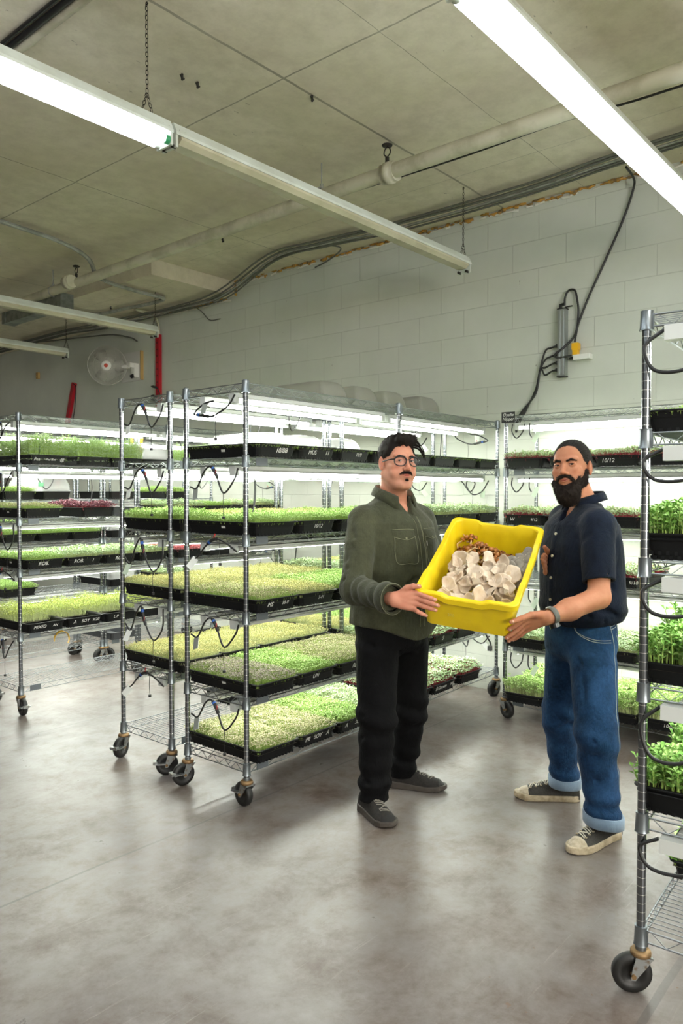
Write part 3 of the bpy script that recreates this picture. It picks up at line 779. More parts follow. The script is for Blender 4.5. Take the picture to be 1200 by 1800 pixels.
# ------------------------------------------------------------------ plants
def isl(name, stops, rough=.6, sub=0): return mat(name, '#ffffff', rough, island=stops, spec=.25)
m_soil = mat('growing_mat', '#4a4634', .95, bump=(80, .8, .01))
GREENS = {}
def greens_mesh(name, n, h, hv, ll, lw, leaves, stem_r, mats, seed, lean=.15, tilt=.5, mound=.0, coil=0, area=(.256, .522), levels=1):
    rg = np.random.default_rng(seed)
    ax, ay = area
    x = rg.uniform(-ax / 2, ax / 2, n); y = rg.uniform(-ay / 2, ay / 2, n)
    hh = h * (1 + hv * rg.standard_normal(n)).clip(.45, 1.5)
    # slow height variation over the tray and drooping rim
    hh *= 1 + .16 * np.sin(x * 23 + seed) * np.cos(y * 13 + seed * 2) + .08 * np.sin(y * 41 + x * 31)
    edge = np.minimum(ax / 2 - abs(x), ay / 2 - abs(y)) / .03
    out = np.clip(1 - edge, 0, 1)
    hh *= 1 - .22 * out
    a = rg.uniform(0, 2 * PI, n); ln_ = np.abs(rg.normal(0, lean, n)) * hh
    tx = x + np.cos(a) * ln_ + np.sign(x) * out * .012 * (abs(x) > ax / 2 - .03); ty = y + np.sin(a) * ln_ + np.sign(y) * out * .012 * (abs(y) > ay / 2 - .03)
    V = []; F = []; MI = []
    base = 0
    # stems: thin three sided prisms bent once
    ang = np.stack([a + k * 2 * PI / 3 for k in range(3)], 1)
    cx, sx = np.cos(ang) * stem_r, np.sin(ang) * stem_r
    for (px_, py_, pz_) in ((x, y, hh * 0), (x * .55 + tx * .45 + rg.normal(0, .0015, n), y * .55 + ty * .45 + rg.normal(0, .0015, n), hh * .55), (tx, ty, hh)):
        V.append(np.stack([px_[:, None] + cx, py_[:, None] + sx, np.repeat(pz_[:, None], 3, 1)], 2).reshape(-1, 3))
    i = np.arange(n)
    for s in range(2):
        for k in range(3):
            k2 = (k + 1) % 3; o1 = s * 3 * n; o2 = (s + 1) * 3 * n
            F.append(np.stack([o1 + 3 * i + k, o1 + 3 * i + k2, o2 + 3 * i + k2, o2 + 3 * i + k], 1)); MI.append(np.zeros(n))
    base = 9 * n
    for lv in range(levels):
        fz = 1 - lv * .28
        for q in range(leaves):
            th = a + 2 * PI * q / leaves + lv * 1.1 + rg.normal(0, .25, n)
            up = rg.normal(tilt, .22, n)
            L_ = ll * rg.uniform(.7, 1.25, n); W_ = lw * rg.uniform(.75, 1.2, n)
            d = np.stack([np.cos(th) * np.cos(up), np.sin(th) * np.cos(up), np.sin(up)], 1)
            s_ = np.stack([-np.sin(th), np.cos(th), rg.normal(0, .25, n)], 1)
            o = np.stack([x + (tx - x) * fz, y + (ty - y) * fz, hh * fz], 1)
            nz = np.cross(d, s_)
            p0 = o; p1 = o + d * (L_ * .55)[:, None] + s_ * (W_ / 2)[:, None] + nz * (W_ * .18)[:, None]
            p2 = o + d * L_[:, None] - np.array([0, 0, 1]) * (L_ * .12)[:, None]; p3 = o + d * (L_ * .55)[:, None] - s_ * (W_ / 2)[:, None] + nz * (W_ * .18)[:, None]
            V.append(np.stack([p0, p1, p2, p3], 1).reshape(-1, 3))
            F.append(np.stack([base + 4 * i, base + 4 * i + 1, base + 4 * i + 2, base + 4 * i + 3], 1)); MI.append(np.ones(n))
            base += 4 * n
    V = np.concatenate(V); F = np.concatenate(F); MI = np.concatenate(MI)
    # growing mat the plants stand in
    k = len(V)
    V = np.concatenate([V, [(-ax / 2 - .002, -ay / 2 - .002, -.004), (ax / 2 + .002, -ay / 2 - .002, -.004), (ax / 2 + .002, ay / 2 + .002, -.004), (-ax / 2 - .002, ay / 2 + .002, -.004)]])
    F = np.concatenate([F, [(k, k + 1, k + 2, k + 3)]]); MI = np.append(MI, 2)
    return npmesh(name, V, F, mats, MI)
ST_W = isl('pale_stem', [(0, '#cdd3a0'), (1, '#b5c47c')])
ST_R = isl('red_stem', [(0, '#7c2730'), (.6, '#9c3a44'), (1, '#b8696a')])
ST_G = isl('green_stem', [(0, '#8bab52'), (1, '#a8c26a')])
ST_P = isl('pink_stem', [(0, '#c05a64'), (1, '#d58a8c')])
LF = dict(
    fresh=isl('fresh_green_leaf', [(0, '#7ba048'), (.4, '#9cbd66'), (.8, '#b9d189'), (1, '#d5e3b2')]),
    yellow=isl('yellow_green_leaf', [(0, '#a3a052'), (.4, '#c0bc70'), (.8, '#d3cd92'), (1, '#e2deb4')]),
    olive=isl('olive_leaf', [(0, '#838a4e'), (.35, '#a5a972'), (.7, '#bcb593'), (1, '#b5a796')]),
    dusk=isl('dusky_leaf', [(0, '#6b7044'), (.3, '#94907a'), (.7, '#aaa093'), (1, '#8f7c7c')]),
    tan=isl('pale_tan_leaf', [(0, '#8b8c4e'), (.4, '#b7b486'), (.8, '#d0cbaa'), (1, '#bfb39c')]),
    pale=isl('pale_green_leaf', [(0, '#8eab6b'), (.5, '#b4cb9a'), (1, '#d3e0c2')]),
    purple=isl('purple_leaf', [(0, '#5c2f3e'), (.5, '#8a5563'), (1, '#b08c8c')]),
    pink=isl('pink_leaf', [(0, '#b84a52'), (.5, '#d0707a'), (1, '#cfa59a')]),
    pea=isl('pea_leaf', [(0, '#5b8a38'), (.5, '#83ad56'), (1, '#abca80')]),
    grass=isl('grassy_leaf', [(0, '#96a83a'), (.5, '#b8c65a'), (1, '#d0da8a')]))
def G(key):
    """one shared mesh per plant variety"""
    if key in GREENS: return GREENS[key]
    k = key[:-1]; sd = ord(key[-1])
    P = dict(
        short=(3000, .014, .25, .0075, .0055, 2, .0005, [ST_G, LF['fresh'], m_soil]),
        fresh=(3600, .046, .14, .010, .007, 2, .0006, [ST_G, LF['fresh'], m_soil]),
        yellow=(4600, .040, .13, .0065, .0045, 2, .0006, [ST_W, LF['yellow'], m_soil]),
        olive=(4400, .040, .12, .0072, .005, 2, .0006, [ST_G, LF['olive'], m_soil]),
        dusk=(4600, .042, .10, .0075, .0052, 2, .0006, [ST_G, LF['dusk'], m_soil]),
        tan=(4600, .040, .12, .0075, .0052, 2, .0006, [ST_G, LF['tan'], m_soil]),
        bright=(4200, .040, .13, .0085, .0065, 2, .0006, [ST_G, LF['fresh'], m_soil]),
        pale=(2000, .046, .16, .015, .011, 2, .0008, [ST_W, LF['pale'], m_soil]),
        redpale=(2000, .056, .18, .018, .014, 2, .0010, [ST_R, LF['pale'], m_soil]),
        redfresh=(2300, .044, .2, .014, .011, 2, .0009, [ST_R, LF['pale'], m_soil]),
        purple=(1500, .040, .18, .018, .013, 3, .0009, [ST_R, LF['purple'], m_soil]),
        pink=(1800, .030, .2, .012, .008, 2, .0008, [ST_P, LF['pink'], m_soil]),
        pea=(800, .078, .13, .021, .014, 3, .0012, [ST_G, LF['pea'], m_soil]),
        tall=(1500, .085, .12, .015, .011, 3, .0010, [ST_W, LF['fresh'], m_soil]),
        fluffy=(2200, .120, .14, .011, .005, 3, .0006, [ST_G, LF['pale'], m_soil]),
        grass=(1300, .075, .22, .016, .005, 2, .0007, [ST_W, LF['grass'], m_soil]))[k]
    lv = {'pea': 3, 'tall': 2, 'fluffy': 5}.get(k, 1)
    GREENS[key] = greens_mesh('greens', *P, sd, lean=.3 if k == 'grass' else .16, tilt=.2 if k in ('pale', 'redpale', 'dusk', 'tan') else .5, levels=lv,
                              area=(.256, .33) if k == 'grass' else (.256, .522))
    return GREENS[key]

# black growing tray: tapered tub with a rolled rim
m_tray = mat('black_tray_plastic', '#0d0e0f', .5, spec=.25)
m_trayg = mat('grey_tray_plastic', '#34363a', .5)
m_chalk = mat('white_marker', '#d6d6d0', .7)
m_stick = mat('paper_sticker', '#c7c9c4', .6)
def rr_(w, l, z, r=.022, n=3):
    pts = []
    for cx, cy_, a0 in ((w / 2 - r, l / 2 - r, 0), (-w / 2 + r, l / 2 - r, 90), (-w / 2 + r, -l / 2 + r, 180), (w / 2 - r, -l / 2 + r, 270)):
        for k in range(n + 1):
            a = math.radians(a0 + 90 * k / n); pts.append((cx + r * math.cos(a), cy_ + r * math.sin(a), z))
    return pts
b = MB()
TH = .064
b.loft([rr_(.238, .503, .001), rr_(.262, .528, TH - .006), rr_(.282, .548, TH - .006), rr_(.284, .550, TH - .002), rr_(.280, .546, TH), rr_(.264, .53, TH), rr_(.258, .524, TH - .004), rr_(.236, .5, .004)], 0, False, True, True)
for k in range(22):                                       # drainage ribs under the tub and up its sides
    y = -.24 + .48 * k / 21
    for s in (-1, 1): b.box((s * .119 - .0025, y - .005, -.0005), (s * .119 + .0025, y + .005, .011))
for k in range(11):
    x = -.108 + .216 * k / 10
    for s in (-1, 1): b.box((x - .005, s * .252 - .0025, -.0005), (x + .005, s * .252 + .0025, .011))
TRAY = b.mesh('tray', m_tray)
TRAYG = TRAY.copy(); TRAYG.materials[0] = m_trayg
b = MB(); b.box((-.0006, -.014, -.006), (0, .014, .006)); STICK = b.mesh('sticker', m_stick)
# clear dome lid
m_dome = mat('clear_dome_plastic', '#e4e6e4', .25, alpha=.42, spec=.6)
m_domed = mat('dusty_dome_plastic', '#a09f95', .35, alpha=.6, spec=.5)
def dome_mesh(m, name='dome_lid'):
    b = MB(); rings = [rr_(.282, .548, 0), rr_(.272, .538, .004)]
    for k in range(7):
        a = k / 6 * PI / 2 * .93
        rings.append(rr_(.262 - .10 * (1 - math.cos(a)), .528 - .12 * (1 - math.cos(a)), .01 + .12 * math.sin(a), .03 + .02 * k / 6, 5)[::1] if False else rr_(.262 - .11 * (1 - math.cos(a)), .528 - .13 * (1 - math.cos(a)), .01 + .115 * math.sin(a), .03))
    b.loft(rings, 0, True, False, True)
    b.cyl((0, 0, .122), (0, 0, .130), .022, 12)
    return b.mesh(name, m)
DOME = dome_mesh(m_dome); DOMED = dome_mesh(m_domed, 'dusty_dome_lid')

ORD = ['first', 'second', 'third', 'fourth', 'fifth']
LEVEL_WORD = ['top', 'second', 'third', 'fourth', 'fifth', 'bottom']
RACK_WORD = dict(B='rack behind the green-shirted man', A='rack with empty bottom end', B2='rack between green-shirted man and wall', A2='rack topped with grey domes',
                 L='fluffy pea shoot rack', L2='pink seedling rack', M='mostly empty rack', M2='milky dome rack', N='farthest rack',
                 R='nearest rack at frame edge', D='wall rack behind bearded man', D2='wall rack past bearded man')
VAR_WORD = dict(short='low green sprouts', fresh='fresh green sprouts', yellow='fine yellow-green sprouts', olive='olive sprouts', dusk='dusky purple-green sprouts', tan='pale tan sprouts',
                bright='bright green sprouts', pale='pale broad-leaved sprouts', redpale='red-stemmed leafy sprouts', redfresh='short red-stemmed sprouts', purple='purple leaves',
                pink='pink seedlings', pea='tall pea shoots', tall='tall pale-stemmed greens', fluffy='fluffy fine pea shoots', grass='grassy sprouts half filling')
def put_tray(key, lev, slot, var=None, text=None, dome=None, sticker=False, dx=0, dy=0, rot=0, grey=False, dz=0, label=None, th=1):
    """tray slot counted from the rack's near end; var is the plant variety"""
    ro, x, y, rz, levels, L = RACKS[key]
    z = levels[lev] + .0186
    lx = .02 + .142 + slot * .2905 + dx; ly = DEP / 2 + dy
    rx = x + lx * math.cos(rz) - ly * math.sin(rz); ry = y + lx * math.sin(rz) + ly * math.cos(rz)
    rs = random.Random(hash((ord(key[0]) * 7 + len(key), lev, slot)) % 9973)
    what = VAR_WORD[var[:-1]] if var else ('clear dome over it' if dome else None)
    lab = label or ('%s in black tray, %s along %s shelf, %s' if what else '%sempty black tray, %s along %s shelf, %s') % (what or '', ORD[slot], LEVEL_WORD[lev], RACK_WORD[key])
    if dome and not var: lab = lab.replace('clear dome over it in black tray', 'black tray under clear dome')
    o = obj('seedling_tray', TRAYG if grey else TRAY, None, (rx, ry, z + dz), (0, 0, rz + rot + rs.uniform(-.012, .012)))
    tag(o, lab, 'tray', 'trays on the ' + RACK_WORD[key])
    if var:
        g = obj('greens', G(var), o, (0, -.09 * -1 if var.startswith('grass') else 0, .045), (0, 0, PI * rs.randrange(2) if not var.startswith('grass') else 0))
        if th != 1: g.scale = (1, 1, th)
        g['kind'] = 'stuff'
    if dome: 
        obj('dome_lid', DOME, o, (0, 0, TH))
    if text:
        for (s, px_, size) in text:
            text_obj('marker_writing', s, size, m_chalk, o, (px_, -.2598, .034), (math.radians(90 + 12.4), 0, 0))
    if sticker:
        obj('sticker', STICK, o, (-.1265, -.02, .036), (0, math.radians(-11), 0))
    return o
# ------------------------------------------------------------------ what stands on the racks
def row(key, lev, vs, **kw):
    for s, v in enumerate(vs):
        if v is None: continue
        put_tray(key, lev, s, None if v == 'empty' else v, **kw)
# rack B (short end behind the man in green)
put_tray('B', 1, 0, 'shorta', [('10/08', .03, .034)], sticker=True)
put_tray('B', 1, 1, 'shortb', [('MUS', -.04, .03), ('11', .07, .03)])
put_tray('B', 1, 2, 'shorta', [('10/9', .03, .028)]); put_tray('B', 1, 3, 'shortb')
put_tray('B', 2, 0, 'brighta', sticker=True); put_tray('B', 2, 1, 'brightb', [('10/12', .0, .028)]); put_tray('B', 2, 2, 'brighta'); put_tray('B', 2, 3, 'freshb')
put_tray('B', 3, 0, 'olivea', [('MS', -.05, .03), ('30-9', .05, .024)]); put_tray('B', 3, 1, 'yellowa', [('3-M', .02, .026)]); put_tray('B', 3, 2, 'brighta'); put_tray('B', 3, 3, 'brightb')
put_tray('B', 4, 0, 'duska', sticker=True); put_tray('B', 4, 1, 'brightb', [('UN', -.02, .03)]); put_tray('B', 4, 2, 'olivea', [('RL', 0, .035)]); put_tray('B', 4, 3, 'tanb')
put_tray('B', 5, 0, 'tana'); put_tray('B', 5, 1, 'tanb', [('Mi', -.08, .034), ('SOY', -.005, .032), ('A', .07, .034)]); put_tray('B', 5, 2, 'brighta', [('A', -.07, .034), ('SOY', .03, .03)]); put_tray('B', 5, 3, 'palea')
# rack A
put_tray('A', 2, 0, 'freshb', th=1.15); put_tray('A', 2, 1, 'yellowb'); put_tray('A', 2, 2, 'brightb'); put_tray('A', 2, 3, 'yellowa')
row('A', 3, ['yellowa', 'yellowb', 'yellowa', 'yellowb'])
row('A', 4, ['yellowb', 'yellowa', 'yellowb', 'yellowa'])
put_tray('A', 5, 2); put_tray('A', 5, 3)
put_tray('A', 1, 2, None, dome=True); put_tray('A', 1, 3, None, dome=True)
# rack A2
row('A2', 4, ['yellowa', 'brightb', 'yellowb', 'yellowa']); row('A2', 3, ['palea', 'yellowa', 'paleb', 'palea']); row('A2', 2, ['brighta', 'shortb', 'brightb', 'freshb'])
put_tray('A2', 5, 0, 'redpalea'); put_tray('A2', 5, 2, 'yellowb')
put_tray('A2', 1, 0, None, dome=True)
# dusty domes stored on A2's top
for k, (x, y, r, dz, lab) in enumerate(((3.67, 3.42, PI / 2 * 0, 0, 'smoke grey dome lid at the near end of the racks\' very top'), (3.99, 3.42, .05, 0, 'smoke grey dome lid, second along the very top of the rack'),
                                 (4.33, 3.42, -.05, 0, 'smoke grey dome lid, third along the very top of the rack'), (4.68, 3.38, .02, 0, 'smoke grey dome lid resting on a black tray edge above the racks'))):
    o = obj('dome_lid', DOMED, None, (x, y, 1.964 + .0186 + (.0 if k < 3 else .064)), (0, 0, r)); tag(o, lab, 'dome lid', 'dome lids stored above the racks')
    o.scale = (1.0, 1.0, 1.6 if k < 3 else 1.05)
o = obj('seedling_tray', TRAY, None, (4.68, 3.38, 1.964 + .0186), (0, 0, .02)); tag(o, 'black tray under a smoke grey dome on the very top shelf', 'tray')
# rack B2
row('B2', 1, ['shorta', 'shortb', 'shorta', 'shortb']); row('B2', 2, ['palea', 'paleb', 'palea', 'paleb'], th=1.15)
put_tray('B2', 3, 0, 'redfresha', grey=True); put_tray('B2', 3, 2, 'purplea')
put_tray('B2', 4, 0, 'palea'); put_tray('B2', 4, 1, 'redpalea', [('S', -.02, .04)], th=.8); put_tray('B2', 4, 2, 'redfreshb')
put_tray('B2', 5, 0, 'redfresha'); put_tray('B2', 5, 1, 'redpaleb', [('B.Oa', -.07, .034), ('yum', .0, .03), ('9/9', .09, .028)]); put_tray('B2', 5, 2, 'redpalea', rot=-.06, dy=-.0, dx=.06)
# rack L
put_tray('L', 1, 0, 'fluffya', [('Pea', -.085, .030), ('Pea Bet', .01, .022), ('@', .09, .03)], dy=-.02, rot=-.04, dx=.03); put_tray('L', 1, 1, 'fluffyb', dx=.07, rot=.03); put_tray('L', 1, 2, 'fluffya', dx=.06)
put_tray('L', 1, 3, None, dome=True, dx=.03)
put_tray('L', 2, 0, 'olivea', sticker=True, dx=.0, dy=.03); put_tray('L', 2, 1, 'purplea', dx=.10, rot=.05); put_tray('L', 2, 2, None, dx=.06, grey=True)
put_tray('L', 3, 0, 'brighta', [('ROB.', -.02, .034)], sticker=True); put_tray('L', 3, 1, 'paleb', [('ROB.', -.05, .034), ('1', .06, .03)]); put_tray('L', 3, 2, 'palea', [('ROB.', -.01, .034)]); put_tray('L', 3, 3, 'paleb')
put_tray('L', 4, 0, 'grassa', [('MIXED', -.05, .03), ('AN', .06, .024)]); put_tray('L', 4, 1, 'grassb', [('A', -.08, .034), ('SOY', -.0, .032), ('9/20', .08, .030)]); put_tray('L', 4, 2, 'grassa', [('L P', -.05, .03)]); put_tray('L', 4, 3, 'grassb')
# rack L2
row('L2', 1, [None, 'fluffya', None, 'shortb']); row('L2', 2, ['palea', 'brightb', None, 'palea']); row('L2', 3, ['pinka', 'pinka', 'pinkb', 'pinkb']); put_tray('L2', 4, 0, 'yellowa'); put_tray('L2', 4, 1); put_tray('L2', 4, 3, 'yellowb'); put_tray('L2', 5, 2)
# rack M, M2, N behind
put_tray('M', 2, 0, 'freshb'); put_tray('M', 2, 1, 'brighta'); put_tray('M', 2, 2, None, dome=True, rot=.1); 
row('M', 3, ['brighta', 'freshb', 'brightb', 'freshb']); put_tray('M', 4, 1, 'brighta', rot=.0)
put_tray('M2', 2, 0); put_tray('M2', 3, 0, None, dome=True); put_tray('M2', 4, 0, None, dome=True); put_tray('M2', 5, 0, grey=True); put_tray('M2', 2, 2, 'freshb'); put_tray('M2', 1, 1, None, dome=True)
put_tray('M2', 3, 2, 'yellowa'); put_tray('M2', 4, 2, 'palea')
put_tray('N', 3, 0, 'freshb'); put_tray('N', 4, 0); put_tray('N', 4, 1, 'brighta')
# rack D
for lev, vs, txt in ((1, ['redfresha', 'redfreshb', 'redfresha', 'redfreshb'], [None, None, [('10/12', -.05, .034)], [('1020', .03, .034)]]),
                     (2, ['redfreshb', 'redfresha', 'redfreshb', 'redfresha'], [[('W', -.08, .03), ('9/12', .07, .026)], None, None, None]),
                     (3, [None, 'redfresha', 'redfreshb', None], [None, None, [('1680', .01, .034), ('9/10', .11, .03)], None]),
                     (4, ['palea', 'paleb', 'palea', 'paleb'], [None, None, [('M', -.09, .034)], None]),
                     (5, ['talla', 'tallb', 'talla', 'tallb'], [None, None, [('w', -.1, .03)], [('10/08', .02, .03)]])):
    for s, v in enumerate(vs):
        if v: put_tray('D', lev, s, v, txt[s], dy=-.03)
for lev, vs in ((1, ['redfresha', 'redfreshb', 'redfresha', 'redfreshb']), (2, ['redfreshb', 'redfresha', 'redfreshb', 'redfresha']), (4, ['palea', 'paleb', None, None]), (5, ['talla', 'tallb', 'talla', 'tallb'])):
    for s, v in enumerate(vs):
        if v: put_tray('D2', lev, s, v, dy=-.03)
# rack R (nearest)
put_tray('R', 1, 0, 'shorta', dy=-.03); put_tray('R', 1, 1, 'freshb', dy=-.02)
put_tray('R', 2, 0, None, dy=-.038, dx=.004, label='lower black tray of a nested pair on the third shelf of the nearest rack')
put_tray('R', 2, 0, 'peaa', dy=-.03, dz=.014, label='upper black tray of the nested pair holding tall pea shoots, third shelf, nearest rack', th=1.1)
put_tray('R', 2, 1, 'peab', dy=-.03); put_tray('R', 3, 0, 'peab', dy=-.03, th=1.1); put_tray('R', 3, 1, 'peaa', dy=-.03, th=1.4); put_tray('R', 3, 2, 'peab', dy=-.03, th=1.2)
put_tray('R', 4, 0, None, dy=-.03, label='lower black tray of a nested pair on the fifth shelf of the nearest rack')
put_tray('R', 4, 0, 'peaa', dy=-.022, dz=.014, label='upper black tray of the nested pair with dense pea shoots, fifth shelf, nearest rack'); put_tray('R', 4, 1, 'peab', dy=-.04, th=1.35); put_tray('R', 4, 2, 'peaa', dy=-.03)
put_tray('R', 5, 1, 'peab', dy=-.045, th=.8, dx=.04); put_tray('R', 5, 2, 'peaa', th=.9, dy=-.04)

# signs, cards
m_chalkb = mat('chalk_board', '#101112', .6)
b = MB(); b.box((-.002, -.045, -.035), (.002, .045, .035))
o = b.build('name_board', m_chalkb, loc=(4.425, 2.355, 1.955), rot=(0, 0, .1)); tag(o, 'small black chalk board clipped to the top corner of the wall rack', 'sign')
text_obj('chalk_writing', 'Osaille\nNipper', .027, m_chalk, o, (-.003, 0, .002), (PI / 2, 0, -PI / 2))
m_ycard = mat('yellow_sticky_card', '#e6b726', .5)
b = MB(); rings = []
for k in range(13):
    a = PI * 1.25 * k / 12 - .6
    x, z = .05 * math.cos(a), .055 * math.sin(a)
    w = .022 * math.sin(PI * (.12 + .76 * k / 12))
    rings.append([(x, -w, z), (x, w, z), (x * 1.03, w, z * 1.03), (x * 1.03, -w, z * 1.03)])
b.loft(rings, 0, False, True, True)
o = b.build('sticky_card', m_ycard, loc=(2.715, 4.84, .462), rot=(0, 0, -.2)); tag(o, 'curled yellow insect card hanging under the pea shoot rack', 'sticky card')
b = MB(); b.box((-.05, -.0008, -.07), (.05, .0008, .07)); b.box((-.05, .0, .068), (-.03, .002, .085), 0)
o = b.build('sticky_card', m_ycard, loc=(3.64, 5.30, 1.855), rot=(.1, .15, -.5)); tag(o, 'flat yellow insect card hanging from a far rack behind the pea shoots', 'sticky card')
b = MB(); b.box((-.018, -.004, -.014), (.018, .004, .014)); b.tube([(-.012, 0, .014), (0, 0, .035), (.012, 0, .014)], .0015, 5)
o = b.build('thermometer', mat('green_plastic', '#2f6a44', .4), loc=(2.767, 5.2, 1.53)); tag(o, 'tiny green thermometer dangling inside the pea shoot rack', 'thermometer')
# hanging loose leads inside racks, seen as thin dark loops against the wall
rng = random.Random(21)
for k in range(16):
    key, lev = [('B', 1), ('B', 0), ('A', 1), ('A2', 1), ('L', 1), ('L', 1), ('L', 2), ('B2', 0), ('B2', 1), ('L2', 1), ('A2', 0), ('B', 2), ('M', 1), ('L2', 0), ('B2', 0), ('A', 0)][k]
    ro, x, y, rz, lv, L_ = RACKS[key]
    x0 = rng.uniform(.25, 1.1); z = lv[lev] - .03; d = rng.uniform(.08, .22); w = rng.uniform(-.12, .14)
    b = MB(); b.tube(spline([(x0, .36, z), (x0 + w * .1, .37, z - d * .6), (x0 + w * .5, .38, z - d), (x0 + w, .37, z - d * .5), (x0 + w * 1.3, .36, z)] if k % 2 else
                            [(x0, .36, z), (x0 + .02, .38, z - .12), (x0 - .01, .37, z - .28)], 6), .004, 6)
    b.build('power_lead', m_cable, ro)
o = RACKS['B2'][0]
b = MB(); b.tube(spline([(1.1, .02, .49), (1.11, .0, .44), (1.135, -.01, .40), (1.12, -.02, .37)], 5), .006, 6); b.box((1.10, -.03, .35), (1.125, -.005, .385)); b.build('power_lead', m_cable, o)
# ------------------------------------------------------------------ yellow tote and the mushrooms in it
m_yel = mat('yellow_tote_plastic', '#e2c414', .42, spec=.45, noise=(6, '#cfae0c', .45, .75), bump=(70, .06, .002))
TW, TL, TD = .402, .600, .178
tote_loc = Matrix.Rotation(-PHI, 3, 'Z') @ Vector((.575, 3.091, 1.206))
TOTE_R = Matrix.Rotation(-PHI - .387, 3, 'Z') @ Matrix.Rotation(.111, 3, 'Y') @ Matrix.Rotation(.473, 3, 'X')
tote = thing('storage_tote', 'big yellow plastic tote held tilted between the two men', 'tote', tote_loc, rot=TOTE_R.to_euler())
def tote_ring(w, l, z, r=.03, rib=0.0, drop=0.0):
    """rounded rectangle with stepped side sections (rib: inward step, drop: lowered middle)"""
    pts = []
    def side(p0, p1, nrm):
        L_ = (Vector(p1) - Vector(p0)).length
        for k in range(25):
            t_ = k / 24; p = Vector(p0).lerp(Vector(p1), t_)
            mid = 1 if .26 < t_ < .74 else 0
            tr = max(0, min(1, (min(t_, 1 - t_) - .22) / .06))
            rb = rib * (1 if int(t_ * 8) % 2 and 0 < t_ < 1 else 0)
            pts.append((p.x + nrm[0] * (-rb), p.y + nrm[1] * (-rb), z - drop * tr))
    hw, hl = w / 2, l / 2
    def corner(cx, cy_, a0):
        for k in range(1, 6):
            a = math.radians(a0 + 90 * k / 6); pts.append((cx + r * math.cos(a), cy_ + r * math.sin(a), z))
    side((hw, -hl + r), (hw, hl - r), (1, 0)); corner(hw - r, hl - r, 0)
    side((hw - r, hl), (-hw + r, hl), (0, 1)); corner(-hw + r, hl - r, 90)
    side((-hw, hl - r), (-hw, -hl + r), (-1, 0)); corner(-hw + r, -hl + r, 180)
    side((-hw + r, -hl), (hw - r, -hl), (0, -1)); corner(hw - r, -hl + r, 270)
    return pts
b = MB()
iw, il = TW - .036, TL - .036
b.loft([tote_ring(TW - .085, TL - .085, -TD), tote_ring(TW - .068, TL - .068, -TD + .006), tote_ring(TW - .05, TL - .05, -.075, rib=.0), tote_ring(TW - .045, TL - .045, -.060, rib=.004),
        tote_ring(TW - .036, TL - .036, -.034, rib=.003), tote_ring(TW - .006, TL - .006, -.030, drop=.012), tote_ring(TW, TL, -.026, drop=.012), tote_ring(TW, TL, -.004, drop=.012),
        tote_ring(TW - .006, TL - .006, 0, drop=.012), tote_ring(iw - .002, il - .002, 0, drop=.012), tote_ring(iw - .01, il - .01, -.006, drop=.012), tote_ring(iw - .018, il - .018, -.05, rib=.004),
        tote_ring(iw - .03, il - .03, -.09, rib=.003), tote_ring(iw - .055, il - .055, -TD + .012), tote_ring(iw - .07, il - .07, -TD + .006)], 0, True, True, True)
ob = b.build('tub', m_yel, tote)
ob.data.polygons.foreach_set('use_smooth', [len(p.vertices) == 4 for p in ob.data.polygons])
md = ob.modifiers.new('edges', 'EDGE_SPLIT'); md.split_angle = math.radians(32)
# embossed faded mark on the front
m_mark = mat('faded_print', '#cdbb4a', .6)
text_obj('faded_print', '200', .018, m_mark, tote, (-.055, -.2855, -.10), (math.radians(83), 0, 0), shear=0)

m_oy = mat('oyster_cap', '#d6c5b2', .55, noise=(30, '#bda68c', .35, .7))
m_oys = mat('oyster_gill', '#e2d6c6', .6)
m_gr = mat('grey_oyster_cap', '#847d74', .5, noise=(25, '#a1978a', .4, .7))
m_ch = mat('brown_mushroom_cap', '#a3601c', .3, noise=(40, '#5f320e', .4, .65), coat=.2)
m_chs = mat('brown_mushroom_stem', '#c9a878', .6, noise=(50, '#9c7442', .4, .7))
def cap_mesh(seed, R, deep=.35, m=(m_oy, m_oys), name='oyster_mushroom', stem=True):
    r = random.Random(seed); rings_t = []; N = 30; M = 9
    ph = [r.uniform(0, 6.28) for _ in range(5)]
    def pt(s_, a, under):
        # fan shape: long on one side, pinched at the stalk
        fan = .62 + .38 * math.cos(a)
        rad = R * s_ * (fan + .06 * math.sin(3 * a + ph[0]) + .035 * math.sin(7 * a + ph[1]) * s_)
        z = R * (deep * s_ ** 1.6 + .13 * s_ * s_ * math.sin(2 * a + ph[2]) + .07 * s_ ** 3 * math.sin(5 * a + ph[3])) - R * .25 * max(0, s_ - .82) ** 1 * 1.5
        if under: z -= .0035 * (1.35 - s_) + (.010 * R / .05) * (1 - s_) ** 1.5
        return (rad * math.cos(a), rad * math.sin(a), z)
    V = []; F = []; MI = []
    for under in (0, 1):
        o = len(V)
        for i in range(M):
            s_ = .02 + .98 * i / (M - 1)
            for k in range(N): V.append(pt(s_, 2 * PI * k / N, under))
        for i in range(M - 1):
            for k in range(N):
                k2 = (k + 1) % N
                f = (o + i * N + k, o + i * N + k2, o + (i + 1) * N + k2, o + (i + 1) * N + k)
                F.append(f if under == 0 else f[::-1]); MI.append(under)
    o1 = (M - 1) * N; o2 = M * N + (M - 1) * N
    for k in range(N):
        k2 = (k + 1) % N; F.append((o1 + k, o1 + k2, o2 + k2, o2 + k)); MI.append(0)
    b = MB(); b.add(V, F, 0, True); b.m = MI
    if stem: b.tube([(0, 0, -.004), (-R * .12, 0, -R * .25), (-R * .3, 0, -R * .5)], [R * .16, R * .13, R * .09], 9, 1)
    return b.mesh(name, list(m))
OY = [cap_mesh(k, .048 + .004 * (k % 4), .22 + .09 * (k % 3)) for k in range(7)]
OYN = [cap_mesh(k, .048 + .004 * (k % 4), .22 + .09 * (k % 3), stem=False) for k in range(7)]
